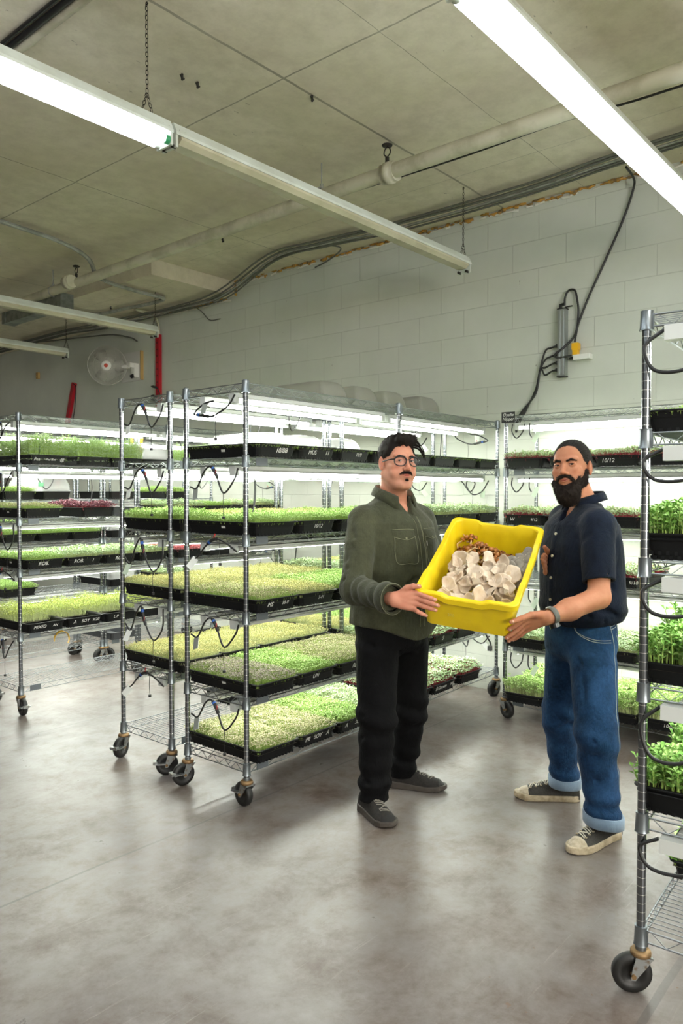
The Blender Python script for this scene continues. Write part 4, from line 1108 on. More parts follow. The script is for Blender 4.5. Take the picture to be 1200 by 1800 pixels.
OG = [cap_mesh(20 + k, .046, -.16, (m_gr, m_oys), 'grey_oyster_mushroom') for k in range(3)]
b = MB(); b.lathe([(0, .013), (.006, .0125), (.012, .008), (.0145, .002), (.0135, -.002), (.009, -.001), (0, 0)], n=14); BC = b.mesh('brown_mushroom', m_ch)
b = MB(); b.lathe([(0, .014), (.005, .0135), (.010, .009), (.0115, .002), (.0105, -.002), (.007, -.001), (0, 0)], n=14); BC2 = b.mesh('brown_mushroom', m_ch)
BSs = []
for k in range(3):
    b = MB(); b.tube(spline([(0, 0, .003), (.002 * k, .002, -.014), (.006 - .004 * k, -.003, -.032), (.010 * (k - 1), .004, -.05)], 4), .0042, 7); BSs.append(b.mesh('stem', m_chs))
rng = random.Random(77)
def in_tote(x, y, z): return Vector(tote_loc) + TOTE_R @ Vector((x, y, z))
def put_mush(me, p, tiltx, tilty, spin, sc, label, cat, group, stem=None):
    M_ = TOTE_R @ Matrix.Rotation(spin, 3, 'Z') @ Matrix.Rotation(tilty, 3, 'Y') @ Matrix.Rotation(tiltx, 3, 'X')
    o = obj(me.name.split('.')[0], me, None, in_tote(*p), M_.to_euler()); o.scale = (sc,) * 3
    tag(o, label, cat, group)
    if stem is not None: obj('stem', stem, o)
    return o
# pale oyster mushrooms fill the near half, heaped in layers
spots = []
for (row_y, zz, n_, tl) in ((-.215, -.070, 6, .85), (-.235, -.095, 5, .7), (-.18, -.062, 5, .8), (-.145, -.055, 6, .7), (-.11, -.050, 5, .75), (-.07, -.045, 6, .75), (-.03, -.048, 5, .8), (.0, -.05, 5, .85), (.035, -.058, 5, .95), (-.15, -.10, 5, .7), (-.08, -.095, 5, .7), (0, -.10, 5, .8)):
    for k in range(n_):
        spots.append((-.140 + .285 * (k + .5) / n_ + rng.uniform(-.012, .012), row_y + rng.uniform(-.015, .015), zz + rng.uniform(-.012, .010), tl))
names = {0: 'front row at the near rim', 1: 'middle of the pale heap', 2: 'pale heap next to the brown ones'}
for i, (x, y, z, tl) in enumerate(spots):
    if x > .085 and y > -.02: continue
    me = OY[(i * 3) % 7]
    w_ = 0 if y < -.14 else 1 if y < -.02 else 2
    # hollow of each cap looks up and towards the near rim
    if y < -.12 or abs(x) > .11: me = OYN[(i * 3) % 7]
    put_mush(me, (x, y + .004, z), tl * .8 + rng.uniform(-.35, .3), rng.uniform(-.6, .6), rng.uniform(-.7, .7) if i % 3 else rng.uniform(1.0, 2.1), rng.uniform(.68, .98),
             'pale cream oyster mushroom in the yellow tote, ' + names[w_], 'mushroom', 'pale oyster mushrooms, ' + names[w_])
# brown mushrooms heaped at the far side
n = 0; got = []
for k in range(3000):
    x = rng.uniform(-.165, .085); y = rng.uniform(.055, .245)
    hgt = .095 * math.exp(-((x + .04) / .11) ** 2 - ((y - .15) / .085) ** 2)
    z = -.146 + hgt + rng.uniform(-.004, .012)
    if any((x - q[0]) ** 2 + (y - q[1]) ** 2 < .0105 ** 2 for q in got): continue
    got.append((x, y)); n += 1
    lie = n % 3 == 0
    put_mush(BC if n % 2 else BC2, (x, y, z), rng.uniform(-1.9, -1.2) if lie else rng.uniform(.0, .9), rng.uniform(-.7, .7), rng.uniform(-.8, .8), rng.uniform(.62, .95),
             'small glossy brown mushroom in the clustered heap at the tote far end', 'mushroom', 'brown mushrooms in the tote', BSs[n % 3])
    if n > 170: break
for k, (x, y, z) in enumerate(((-.125, .232, -.060), (-.105, .238, -.055), (-.085, .225, -.052), (-.14, .215, -.066), (-.10, .21, -.058))):
    put_mush(BC, (x, y, z), .9, .9 - .5 * k, k, .85, 'small brown mushroom standing out above the rest of the clustered heap', 'mushroom', 'brown mushrooms standing out of the heap', BSs[k % 3])
# grey oyster mushrooms at the right side
for k, (x, y, z) in enumerate(((.135, .19, -.065), (.15, .15, -.055), (.12, .13, -.065), (.15, .10, -.050), (.115, .075, -.060), (.148, .055, -.055), (.09, .11, -.08), (.07, .14, -.09), (.085, .05, -.07), (.13, .01, -.065), (.105, .165, -.085), (.06, .085, -.08), (.15, -.03, -.07), (.10, .01, -.06))):
    put_mush(OG[k % 3], (x, y, z), .75 + rng.uniform(-.25, .25), rng.uniform(-.5, .2), rng.uniform(-1.4, -.2), rng.uniform(.8, 1.05),
             'grey brown oyster mushroom against the tote side nearer the bearded man', 'mushroom', 'grey oyster mushrooms in the tote')
# ------------------------------------------------------------------ implicit surfaces for the figures
def smin(a, b, k):
    h = np.clip(.5 + .5 * (b - a) / k, 0, 1)
    return b + (a - b) * h - k * h * (1 - h)
def d_cap(P, a, b, ra, rb):
    a = np.asarray(a, np.float32); b = np.asarray(b, np.float32); ab = b - a
    t_ = np.clip(((P - a) @ ab) / max(float(ab @ ab), 1e-9), 0, 1)
    return np.linalg.norm(P - a - t_[:, None] * ab, axis=1) - (ra + (rb - ra) * t_)
def d_ell(P, c, r, R=None):
    q = P - np.asarray(c, np.float32)
    if R is not None: q = q @ np.asarray(R, np.float32)
    r = np.asarray(r, np.float32)
    k0 = np.linalg.norm(q / r, axis=1); k1 = np.linalg.norm(q / (r * r), axis=1)
    return k0 * (k0 - 1) / np.maximum(k1, 1e-6)
def d_stack(P, rows, ax, ay, e=2.4):
    """rows: (z, cx, cy, a, b); a along ax, b along ay"""
    R_ = np.array(rows, np.float32); z = P[:, 2]
    I = lambda j: np.interp(z, R_[:, 0], R_[:, j])
    dx = P[:, 0] - I(1); dy = P[:, 1] - I(2); a = I(3); b = I(4)
    u = np.abs(dx * ax[0] + dy * ax[1]) / a; v = np.abs(dx * ay[0] + dy * ay[1]) / b
    k = (u ** e + v ** e) ** (1 / e)
    d = (k - 1) * np.minimum(a, b)
    return np.maximum(d, np.maximum(R_[0, 0] - z, z - R_[-1, 0]))
def seg_dist(P, a, b):
    return d_cap(P, a, b, 0, 0)
def wav(P, f, seed):
    r = np.random.default_rng(seed); o = 0
    for _ in range(5):
        k = r.normal(size=3) * f; k2 = r.normal(size=3) * f * .6
        o = o + np.sin(P @ k + r.uniform(0, 6) + 1.6 * np.sin(P @ k2 + r.uniform(0, 6)))
    return o / 5
def sdf_mesh(fn, lo, hi, h, margin=.012):
    lo = np.asarray(lo, np.float64); C_ = 4
    n = (np.ceil((np.asarray(hi) - lo) / (h * C_)).astype(int) + 1)
    cs = [lo[i] + (np.arange(n[i]) + .5) * h * C_ - h * .5 for i in range(3)]
    G_ = np.stack(np.meshgrid(*cs, indexing='ij'), -1).reshape(-1, 3).astype(np.float32)
    dc = np.concatenate([fn(g) for g in np.array_split(G_, max(1, len(G_) // 200000))]).reshape(n)
    D = np.repeat(np.repeat(np.repeat(np.where(dc < 0, -1., 1.).astype(np.float32), C_, 0), C_, 1), C_, 2)
    act = np.argwhere(np.abs(dc) < h * C_ * .95 + margin)
    off = np.stack(np.meshgrid(*[np.arange(C_)] * 3, indexing='ij'), -1).reshape(-1, 3)
    for ch in np.array_split(act, max(1, len(act) // 4000)):
        idx = (ch[:, None, :] * C_ + off[None]).reshape(-1, 3)
        D[idx[:, 0], idx[:, 1], idx[:, 2]] = fn((lo + idx * h).astype(np.float32))
    s = D < 0
    c8 = [s[i:s.shape[0] - 1 + i, j:s.shape[1] - 1 + j, k:s.shape[2] - 1 + k] for i in (0, 1) for j in (0, 1) for k in (0, 1)]
    allc = c8[0].copy(); anyc = c8[0].copy()
    for c in c8[1:]: allc &= c; anyc |= c
    cells = np.argwhere(anyc & ~allc)
    ids = np.full(anyc.shape, -1, np.int32); ids[cells[:, 0], cells[:, 1], cells[:, 2]] = np.arange(len(cells))
    acc = np.zeros((len(cells), 3)); cnt = np.zeros(len(cells))
    corners = [(i, j, k) for i in (0, 1) for j in (0, 1) for k in (0, 1)]
    for a in range(8):
        for b_ in range(a + 1, 8):
            ca, cb = np.array(corners[a]), np.array(corners[b_])
            if abs(ca - cb).sum() != 1: continue
            ia = cells + ca; ib = cells + cb
            da = D[ia[:, 0], ia[:, 1], ia[:, 2]]; db = D[ib[:, 0], ib[:, 1], ib[:, 2]]
            m = (da < 0) != (db < 0)
            t_ = np.where(m, da / np.where(m, da - db, 1), 0)
            acc += np.where(m[:, None], ca + (cb - ca) * t_[:, None], 0); cnt += m
    V = lo + (cells + acc / cnt[:, None]) * h
    Q = []
    for ax in range(3):
        sl0 = [slice(None)] * 3; sl1 = [slice(None)] * 3
        sl0[ax] = slice(0, -1); sl1[ax] = slice(1, None)
        e = np.argwhere(s[tuple(sl0)] != s[tuple(sl1)])
        u, v = (ax + 1) % 3, (ax + 2) % 3
        ok = (e[:, u] > 0) & (e[:, v] > 0) & (e[:, u] < ids.shape[u]) & (e[:, v] < ids.shape[v]) & (e[:, ax] < ids.shape[ax])
        e = e[ok]
        def cid(du, dv):
            q = e.copy(); q[:, u] -= du; q[:, v] -= dv
            return ids[q[:, 0], q[:, 1], q[:, 2]]
        q = np.stack([cid(1, 1), cid(0, 1), cid(0, 0), cid(1, 0)], 1)
        inside = s[e[:, 0], e[:, 1], e[:, 2]]
        q = np.where(inside[:, None], q, q[:, ::-1])
        Q.append(q[(q >= 0).all(1)])
    return V, np.concatenate(Q)
def relax(V, Q, n=2, w=.5):
    for _ in range(n):
        S_ = np.zeros_like(V); c = np.zeros(len(V))
        for i in range(4):
            for j in (1, 3):
                np.add.at(S_, Q[:, i], V[Q[:, (i + j) % 4]]); np.add.at(c, Q[:, i], 1)
        V = V * (1 - w) + w * S_ / np.maximum(c, 1)[:, None]
    return V
def bvh(V, Q): return BVHTree.FromPolygons([tuple(v) for v in V], [tuple(int(i) for i in q) for q in Q])

class Person:
    def __init__(s, name, label, origin):
        s.o = np.array(origin)
        w = Matrix.Rotation(-PHI, 3, 'Z') @ Vector(origin)
        s.root = thing(name, label, 'person', (w.x, w.y, 0), -PHI)
    def add(s, name, V, Q, mats, parent=None, mi=None, smooth=True, loc=None):
        me = npmesh(name, np.asarray(V) - s.o, Q, mats, mi, smooth)
        return obj(name, me, parent or s.root)
    def mb(s, name, b, mats, parent=None):
        b.v = [tuple(np.array(v) - s.o) for v in b.v]
        return b.build(name, mats, parent or s.root)

# hand: knuckle frame plus explicit fingertip targets
def hand_fn(W, d, n, tips, thumb, bend=.014, pitch=None):
    W = np.array(W); d = np.array(d) / np.linalg.norm(d); n = np.array(n) - d * np.dot(n, d); n /= np.linalg.norm(n)
    tt = np.array(thumb) - W; s_ = tt - d * (tt @ d) - n * (tt @ n); s_ /= np.linalg.norm(s_)
    K = [W + d * a + s_ * b for a, b in ((.086, .030), (.090, .010), (.086, -.011), (.078, -.031))]
    fingers = []
    for i, T in enumerate(tips):
        T = np.array(T); k = K[i]; v = T - k; L_ = (.087, .096, .089, .071)[i]; dist = np.linalg.norm(v)
        if dist > L_: T = k + v / dist * L_; v = T - k; dist = L_
        bd = math.sqrt(max(0, (L_ * .5) ** 2 - (dist * .5) ** 2)) * .75 + .004
        nn = n - v / dist * (n @ v) / dist; nn /= np.linalg.norm(nn)
        fingers.append([k, k + v * .45 + nn * bd, k + v * .76 + nn * bd * .75, T])
    tb = W + d * .018 + s_ * .020 - n * .006; T = np.array(thumb)
    v = T - tb; tm = tb + v * .38 + s_ * .014 + n * .004; tp = tb + v * .70 + s_ * .010 + n * .005
    def fn(P):
        dp = None
        for i, k in enumerate(K):
            a = W + s_ * (.014, .005, -.005, -.015)[i]
            q = d_cap(P, a, k, .0165 if i < 3 else .015, .0115 if i < 3 else .0105)
            dp = q if dp is None else smin(dp, q, .010)
        dp = smin(dp, d_cap(P, W + d * .03 + s_ * .015 - n * .008, W + d * .06 + s_ * .02 - n * .006, .014, .011), .012)
        dp = smin(dp, d_cap(P, W + d * .03 - s_ * .02 - n * .006, W + d * .065 - s_ * .024 - n * .005, .013, .010), .012)
        dth = smin(smin(d_cap(P, tb, tm, .0150, .0125), d_cap(P, tm, tp, .0120, .0108), .004), d_cap(P, tp, T, .0112, .0085), .004)
        dp = smin(dp, dth, .010)
        df = None
        for i, (a, b_, c, e) in enumerate(fingers):
            r = (.0098, .0102, .0096, .0085)[i]
            q = smin(smin(d_cap(P, a, b_, r * 1.04, r * .96), d_cap(P, b_, c, r * .97, r * .88), .003), d_cap(P, c, e, r * .9, r * .74), .003)
            for j_ in (b_, c): q = q - .0006 * np.exp(-((P - j_) ** 2).sum(1) / (.006 ** 2))
            df = q if df is None else np.minimum(df, q)
        return smin(dp, df, .006)
    nails = []
    for (c, e, r_) in [(f[2], f[3], (.0098, .0102, .0096, .0085)[i]) for i, f in enumerate(fingers)] + [(tp, T, .0115)]:
        v = (e - c) / np.linalg.norm(e - c); nn = n - v * (n @ v); nn /= np.linalg.norm(nn)
        if c is tp: nn = (-v * 0 + n * .75 + s_ * .6); nn = nn - v * (nn @ v); nn /= np.linalg.norm(nn)
        nails.append((e - v * .002 + nn * r_ * .66, v, nn, r_))
    pts = [W] + K + [f[3] for f in fingers] + [T, tm]
    return fn, np.min(pts, 0) - .03, np.max(pts, 0) + .03, nails

def head_frame(c, f, roll=0, pitch=0):
    f = Vector(f).normalized()
    f = (f + Vector((0, 0, math.tan(pitch)))).normalized()
    z = Vector((0, 0, 1)); x = f.cross(z).normalized(); z = x.cross(f)
    Rr_ = Matrix.Rotation(roll, 3, f)
    x, z = Rr_ @ x, Rr_ @ z
    R_ = np.array([list(x), list(f), list(z)]).T        # columns: local axes; x = the person's right
    return np.array(c), R_
def head_local(P, c, R_): return (P - c.astype(np.float32)) @ R_.astype(np.float32)

def head_fn(c, R_, neck_to, heavy=0.0, smile=.003, slit_h=.0034):
    nt = np.array(neck_to); nl = (nt - c) @ R_
    def fn(P):
        q = head_local(P, c, R_); X = np.abs(q[:, 0]); m = np.stack([X, q[:, 1], q[:, 2]], 1)
        d = d_ell(q, (0, -.012, .043), (.075, .096, .086))
        d = smin(d, d_ell(q, (0, .022, -.020), (.064 + heavy * .5, .072, .086)), .02)
        d = smin(d, d_ell(q, (0, .030, -.062), (.056 + heavy, .056, .052)), .018)
        d = smin(d, d_cap(q, (-.012, .077, -.102), (.012, .077, -.102), .0185, .0185), .02)
        d = smin(d, d_cap(m, (.055, -.005, -.05), (.026, .060, -.100), .014 + heavy, .014), .022)
        d = smin(d, d_ell(m, (.043, .060, -.016), (.021, .023, .020)), .016)          # cheekbone
        d = smin(d, d_ell(m, (.038, .063, -.048), (.016 + heavy, .018, .02)), .016)   # cheek
        d = smin(d, d_cap(m, (.006, .088, .030), (.046, .070, .034), .0085, .008), .014)
        s_ = d_ell(m, (.031, .101, .012), (.0175, .0155, .0125))                       # eye hollow
        d = -smin(-d, s_, .010)
        lid = d_ell(m, (.031, .0775, .0105), (.0158, .0150, .0138))
        d = smin(d, lid, .003)
        slit = d_ell(m, (.0312, .094, .0092), (.0128, .012, slit_h))
        d = -smin(-d, slit, .0012)
        nose = smin(d_cap(q, (0, .087, .020), (0, .108, -.022), .0068, .0098), d_ell(q, (0, .109, -.025), (.0115, .0105, .0095)), .006)
        nose = smin(nose, d_ell(m, (.0115, .098, -.029), (.0075, .0095, .0075)), .005)
        d = smin(d, nose, .007)
        d = -smin(-d, d_ell(m, (.0062, .1035, -.0355), (.0035, .005, .003)), .0015)
        d = smin(d, d_ell(q, (0, .083, -.055), (.028, .014, .02)), .01)                # muzzle
        z_up = -.0545 + smile * (X / .022) ** 2
        up = np.sqrt(((q[:, 1] - (.0935 - .25 * X * X / .022)) / .0075) ** 2 + ((q[:, 2] - z_up) / .0042) ** 2) - 1
        lo_ = np.sqrt(((q[:, 1] - (.0925 - .25 * X * X / .022)) / .0085) ** 2 + ((q[:, 2] - z_up + .0095 - .0045 * (X / .024)) / .0052) ** 2) - 1
        endc = (X - .025) 
        d = smin(d, np.maximum(up * .0042, endc), .003); d = smin(d, np.maximum(lo_ * .005, endc + .002), .003)
        line_ = np.sqrt(((q[:, 1] - .100) / .008) ** 2 + ((q[:, 2] - z_up + .0045) / .0012) ** 2) - 1
        d = -smin(-d, np.maximum(line_ * .0012, X - .027), .0012)
        d = d + .0009 * np.exp(-((seg_dist(m, (.021, .093, -.030), (.033, .078, -.056))) / .0035) ** 2) # smile fold
        # ear
        e = d_ell(m, (.0785, -.010, .002), (.0085, .0185, .0315), None)
        e = -smin(-e, d_ell(m, (.0875, -.006, .006), (.006, .011, .019)), .003)
        e = smin(e, d_ell(m, (.080, -.002, -.022), (.006, .008, .010)), .004)
        e = smin(e, d_cap(m, (.070, -.004, .0), (.078, -.006, .0), .010, .008), .004)
        d = smin(d, e, .004)
        nk = d_cap(q, (0, -.028, -.055), tuple(nl), .056 + heavy * .6, .060 + heavy * .5)
        d = smin(d, nk, .02)
        d = smin(d, d_cap(q, (0, .02, -.09), tuple(nl * .6 + np.array((0, .022, -.03))), .035 + heavy, .030), .025)
        return d
    return fn

def skin_mat(name, base, warm, lip, stub):
    m = mat(name, base, .58, spec=.28, sub=.12, bump=(220, .12, .001)); t = NT(m)
    a = t.new('ShaderNodeAttribute'); a.attribute_name = 'tint'
    sp_ = t.new('ShaderNodeSeparateColor'); t.link(a.outputs['Color'], sp_.inputs[0])
    nz = t.noise(t.coord(), 40, 4, .6)
    c0 = t.mix(nz, lin(base), lin(warm))
    c1 = t.mix(sp_.outputs[0], c0, lin(lip)); c2 = t.mix(sp_.outputs[1], c1, lin(stub)); c3 = t.mix(sp_.outputs[2], c2, lin(warm))
    t.link(c3, t.b.inputs['Base Color']); return m
def tint(ob, col):
    at = ob.data.color_attributes.new('tint', 'FLOAT_COLOR', 'POINT')
    at.data.foreach_set('color', np.concatenate([col, np.ones((len(col), 1))], 1).astype(np.float32).ravel())
def head_tint(q, stubble):
    X = np.abs(q[:, 0]); z = -.0575 + .003 * (X / .022) ** 2
    lip = np.clip(1.5 - np.sqrt((X / .022) ** 2 + ((q[:, 2] - z) / .0085) ** 2) * 1.25, 0, 1) * (q[:, 1] > .075)
    jaw = np.clip(1.2 - (q[:, 2] + .075) / .035 , 0, 1) * np.clip((q[:, 1] + .02) / .03, 0, 1) * np.clip((q[:, 2] + .16) / .02, 0, 1) * stubble * (1 - lip)
    warm = np.clip(1 - np.sqrt(((X - .042) / .02) ** 2 + ((q[:, 2] + .022) / .02) ** 2), 0, 1) * .7 + np.clip(1 - np.sqrt((X / .014) ** 2 + ((q[:, 2] + .026) / .016) ** 2), 0, 1) * (q[:, 1] > .09) * .7
    warm += np.clip((X - .076) / .006, 0, 1) * .7
    socket = np.clip(1 - np.sqrt(((X - .031) / .018) ** 2 + ((q[:, 2] - .011) / .012) ** 2), 0, 1) * .5 * (q[:, 1] > .06)
    return np.stack([lip, jaw, np.clip(warm + socket, 0, 1)], 1)

m_eyew = mat('eye_white', '#a89c92', .35, spec=.3)
m_iris = mat('brown_iris', '#1c0f08', .6, spec=.1)
m_pup = mat('pupil', '#040303', .4, spec=.2)
def eyes(per, c, R_, look, parent, sl=.0034):
    for sx in (1, -1):
        e = c + R_ @ np.array((sx * .0312, .0785, .0102))
        g = Vector(look - e).normalized(); M_ = g.to_track_quat('Z', 'Y').to_matrix()
        b = MB(); r = .0122
        prof = [(r * math.sin(a), r * math.cos(a)) for a in [0, .1, .2, .36, .52, .54, .9, 1.2, 1.5, 1.8, 2.2, 2.6, PI]]
        b.lathe(prof, n=20, M=M_, c=tuple(e))
        for k in range(len(b.f)):
            i = k // 20; b.m[k] = 2 if i < 2 else 1 if i < 4 else 0
        eo = per.mb('eye', b, [m_eyew, m_iris, m_pup], parent)
        b = MB(); pts = [c + R_ @ np.array((sx * (.0312 + xx), .0925 - 9.0 * xx * xx * (1 if xx > 0 else .7), .0092 + sl * math.sqrt(max(0, 1 - (xx / .0135) ** 2)) + .0006)) for xx in np.linspace(-.0125, .0132, 9)]
        b.tube(pts, [.0003, .0007, .001, .0011, .0012, .0012, .0012, .0010, .0005], 5); per.mb('eyelashes', b, m_pup, eo)

def strands(V, Nn, n, length, r, flow, seed, lift=.35, jitter=.4, curl=.0):
    """short tapering hairs rooted on a surface, vectorised"""
    rg = np.random.default_rng(seed); i = rg.integers(0, len(V), n)
    p = V[i]; nn = Nn[i]; fl = flow(p) if callable(flow) else np.repeat(np.array([flow]), n, 0)
    fl = fl - nn * (fl * nn).sum(1, keepdims=True)
    fl /= np.maximum(np.linalg.norm(fl, axis=1, keepdims=True), 1e-6)
    dirn = fl + nn * lift + rg.normal(0, jitter, (n, 3)); dirn /= np.linalg.norm(dirn, axis=1, keepdims=True)
    L_ = length * rg.uniform(.5, 1.3, n)[:, None]
    bend = rg.normal(0, 1, (n, 3)) * curl * L_
    p1 = p + dirn * L_ * .5 + bend; p2 = p + dirn * L_ * .95 - nn * L_ * .1 + bend * .4
    a = np.cross(dirn, nn); a /= np.maximum(np.linalg.norm(a, axis=1, keepdims=True), 1e-6); b_ = np.cross(dirn, a)
    VV = []
    for (pp, rr) in ((p - nn * .001, r), (p1, r * .8), (p2, r * .12)):
        for k in range(3):
            an = 2 * PI * k / 3; VV.append(pp + (a * math.cos(an) + b_ * math.sin(an)) * rr)
    VV = np.stack(VV, 1).reshape(-1, 3); o = np.arange(n)[:, None] * 9; Q = []
    for s_ in range(2):
        for k in range(3):
            k2 = (k + 1) % 3; Q.append(np.concatenate([o + s_ * 3 + k, o + s_ * 3 + k2, o + (s_ + 1) * 3 + k2, o + (s_ + 1) * 3 + k], 1))
    return VV, np.concatenate(Q)
def vnormals(V, Q):
    N_ = np.zeros_like(V); f = np.cross(V[Q[:, 2]] - V[Q[:, 0]], V[Q[:, 3]] - V[Q[:, 1]])
    for k in range(4): np.add.at(N_, Q[:, k], f)
    return N_ / np.maximum(np.linalg.norm(N_, axis=1, keepdims=True), 1e-9)
def merge(parts):
    V = []; Q = []; o = 0
    for v, q in parts: V.append(v); Q.append(q + o); o += len(v)
    return np.concatenate(V), np.concatenate(Q)

class Drape:
    """puts flat details (pockets, seams, buttons) on the surface of a garment"""
    def __init__(s, V, Q, C, ax, f):
        s.t = bvh(V, Q); s.C = C; s.ax = np.array(ax); s.f = np.array(f)
    def pt(s, a, z, f=None, back=.5):
        f = s.f if f is None else np.array(f)
        o = s.C + s.ax * a; o = np.array((o[0], o[1], z)) + f * back
        h, n, _, _ = s.t.ray_cast(Vector(o), Vector(-f), back * 2)
        return (h, n) if h is not None else (None, None)
    def patch(s, outline, off=.003, th=.003, nu=10, nv=10, f=None):
        """outline(u, v) -> (a, z)"""
        V = []; ok = True
        for i in range(nv + 1):
            for j in range(nu + 1):
                a, z = outline(j / nu, i / nv); h, n = s.pt(a, z, f)
                if h is None: return None
                e = 0 if (i in (0, nv) or j in (0, nu)) else 1
                V.append(h + n * (off if e else off * .2))
        for i in range(len(V)): pass
        F = [(i * (nu + 1) + j, i * (nu + 1) + j + 1, (i + 1) * (nu + 1) + j + 1, (i + 1) * (nu + 1) + j) for i in range(nv) for j in range(nu)]
        b = MB(); b.add(V, F, 0, True); return b
    def line(s, pts, r, f=None, lift=0.0, n=5, sub=6):
        out = []
        for (a, z) in [tuple(p)[:2] for p in spline([(p[0], p[1], 0) for p in pts], sub)]:
            h, nn = s.pt(a, z, f)
            if h is not None: out.append(h + nn * lift)
        b = MB()
        if len(out) > 1: b.tube(out, r, n)
        return b
def creases(P, cr):
    d = 0
    for (a, b_, w, amp) in cr: d = d + amp * np.exp(-(seg_dist(P, a, b_) / w) ** 2)
    return d

def shoe(per, heel, toe, name, mats, style, ankle, parent=None):
    """heel, toe: ground points; returns meshes. style: canvas or runner"""
    heel = np.array((heel[0], heel[1], 0.)); toe = np.array((toe[0], toe[1], 0.))
    y = (toe - heel); L_ = np.linalg.norm(y); y /= L_; x = np.array((y[1], -y[0], 0)); z = np.array((0, 0, 1.))
    R_ = np.stack([x, y, z], 1); an = (np.array(ankle) - heel) @ R_
    th = .030 if style == 'canvas' else .034
    def loc(P): return (P - heel.astype(np.float32)) @ R_.astype(np.float32)
    def w(yy): return np.interp(yy, [0, .03, .09, .15, .20, .24, .26, L_ - .035, L_], [.026, .034, .034, .040, .047, .046, .043, .038, .02]) if L_ > .27 else np.interp(yy, [0, .02, .08, L_ * .55, L_ * .75, L_ * .9, L_], [.024, .033, .034, .042, .048, .042, .018])
    def outline(q, g=0):
        yy = q[:, 1]; ww = w(np.clip(yy, 0, L_)) + g
        dx = np.abs(q[:, 0]) - ww; dy = np.maximum(-yy - g, yy - L_ - g)
        return smin(-smin(-dx, -dy, .03), np.full_like(dx, 9), .001)
    def sole(P):
        q = loc(P); o = outline(q, .005 if style == 'canvas' else .006)
        lift = np.interp(q[:, 1], [0, L_ * .7, L_], [0, 0, .012]) if style != 'canvas' else np.interp(q[:, 1], [0, L_ * .8, L_], [0, 0, .006])
        hh = th * (np.interp(q[:, 1], [0, L_ * .5, L_], [1.1, .8, .75]) if style != 'canvas' else 1)
        d = np.maximum(o, np.maximum(lift - q[:, 2], q[:, 2] - hh - lift * .6))
        return -smin(-d, np.full_like(d, 9), .001) + .0
    def upper(P):
        q = loc(P); yy = q[:, 1]
        top = np.interp(yy, [0, .05, .10, .14, L_ * .72, L_ * .88, L_], [.085, .085, .098, .088, .062, .052, .028])
        ww = w(np.clip(yy, 0, L_)) + .001
        zc = np.clip(q[:, 2], 0, None)
        k = (np.abs(q[:, 0]) / ww) ** 2.4 + (zc / top) ** 2.6
        d = (k ** .4 - 1) * np.minimum(ww, top) * .8
        d = np.maximum(d, np.maximum(-yy, yy - L_ + .004)); d = np.maximum(d, .01 - q[:, 2])
        leg = d_cap(P, heel + z * .05 + y * .055, np.array(ankle) + z * .03, .038, .036)
        return d
    lo = np.minimum(heel, toe) - .07; hi = np.maximum(heel, toe) + .07; lo[2] = -.01; hi[2] = .13
    V, Q = sdf_mesh(upper, lo, hi, .003, .02); V = relax(V, Q, 1)
    q = (V - heel) @ R_; qc = q[Q].mean(1)
    mi = np.zeros(len(Q), int)
    if style == 'canvas': mi[(qc[:, 1] > L_ * .80)] = 1
    else: mi[(qc[:, 1] > L_ * .88)] = 1
    o = per.add(name, V, Q, mats[:2], parent, mi)
    V2, Q2 = sdf_mesh(sole, lo, hi, .003, .02); V2 = relax(V2, Q2, 2); per.add('sole', V2, Q2, mats[2], o)
    T_ = bvh(V, Q)
    def top(a, yy):
        p = heel + x * a + y * yy + z * .3; h, n, _, _ = T_.ray_cast(Vector(p), Vector((0, 0, -1)), 1); return (h + n * .003) if h is not None else None
    b = MB()
    for k in range(6):
        y0 = L_ * .76 - .021 * k; pts = [top(a, y0 + .008 * (1 if (k % 2) else -1) * a / .02) for a in (-.019, -.008, .008, .019)]
        if all(p is not None for p in pts): b.tube(pts, .0026, 5)
        pts = [top(a, y0 - .011 - .010 * a / .02) for a in (-.018, 0, .018)]
        if all(p is not None for p in pts): b.tube(pts, .0022, 5)
    kk = top(0, L_ * .76 - .12)
    if kk is not None:
        for sx in (-1, 1):
            c = np.array(kk)
            b.tube(spline([c, c + x * sx * .015 + z * .008, c + x * sx * .028 + y * .01 + z * .002, c + x * sx * .018 + y * .012, c], 5), .0022, 5)
            b.tube(spline([c, c + x * sx * .014 + y * .02 + z * .004, c + x * sx * .024 + y * .035 - z * .004], 5), .0022, 5)
    per.mb('laces', b, mats[3], o)
    if style == 'canvas':
        for sx in (-1, 1):
            for k in range(5):
                h = top(sx * .021, L_ * .76 - .024 * k)
                if h is None: continue
                b = MB(); b.tube([h + Vector((.0045 * math.cos(a), .0045 * math.sin(a), 0)) for a in np.linspace(0, 2 * PI, 10, endpoint=False)], .0016, 5, closed=True)
                per.mb('eyelet', b, mats[2], o)
    return o
m_lace_w = mat('white_lace', '#d8d2c4', .7)
m_lace_g = mat('grey_lace', '#7a756c', .7)
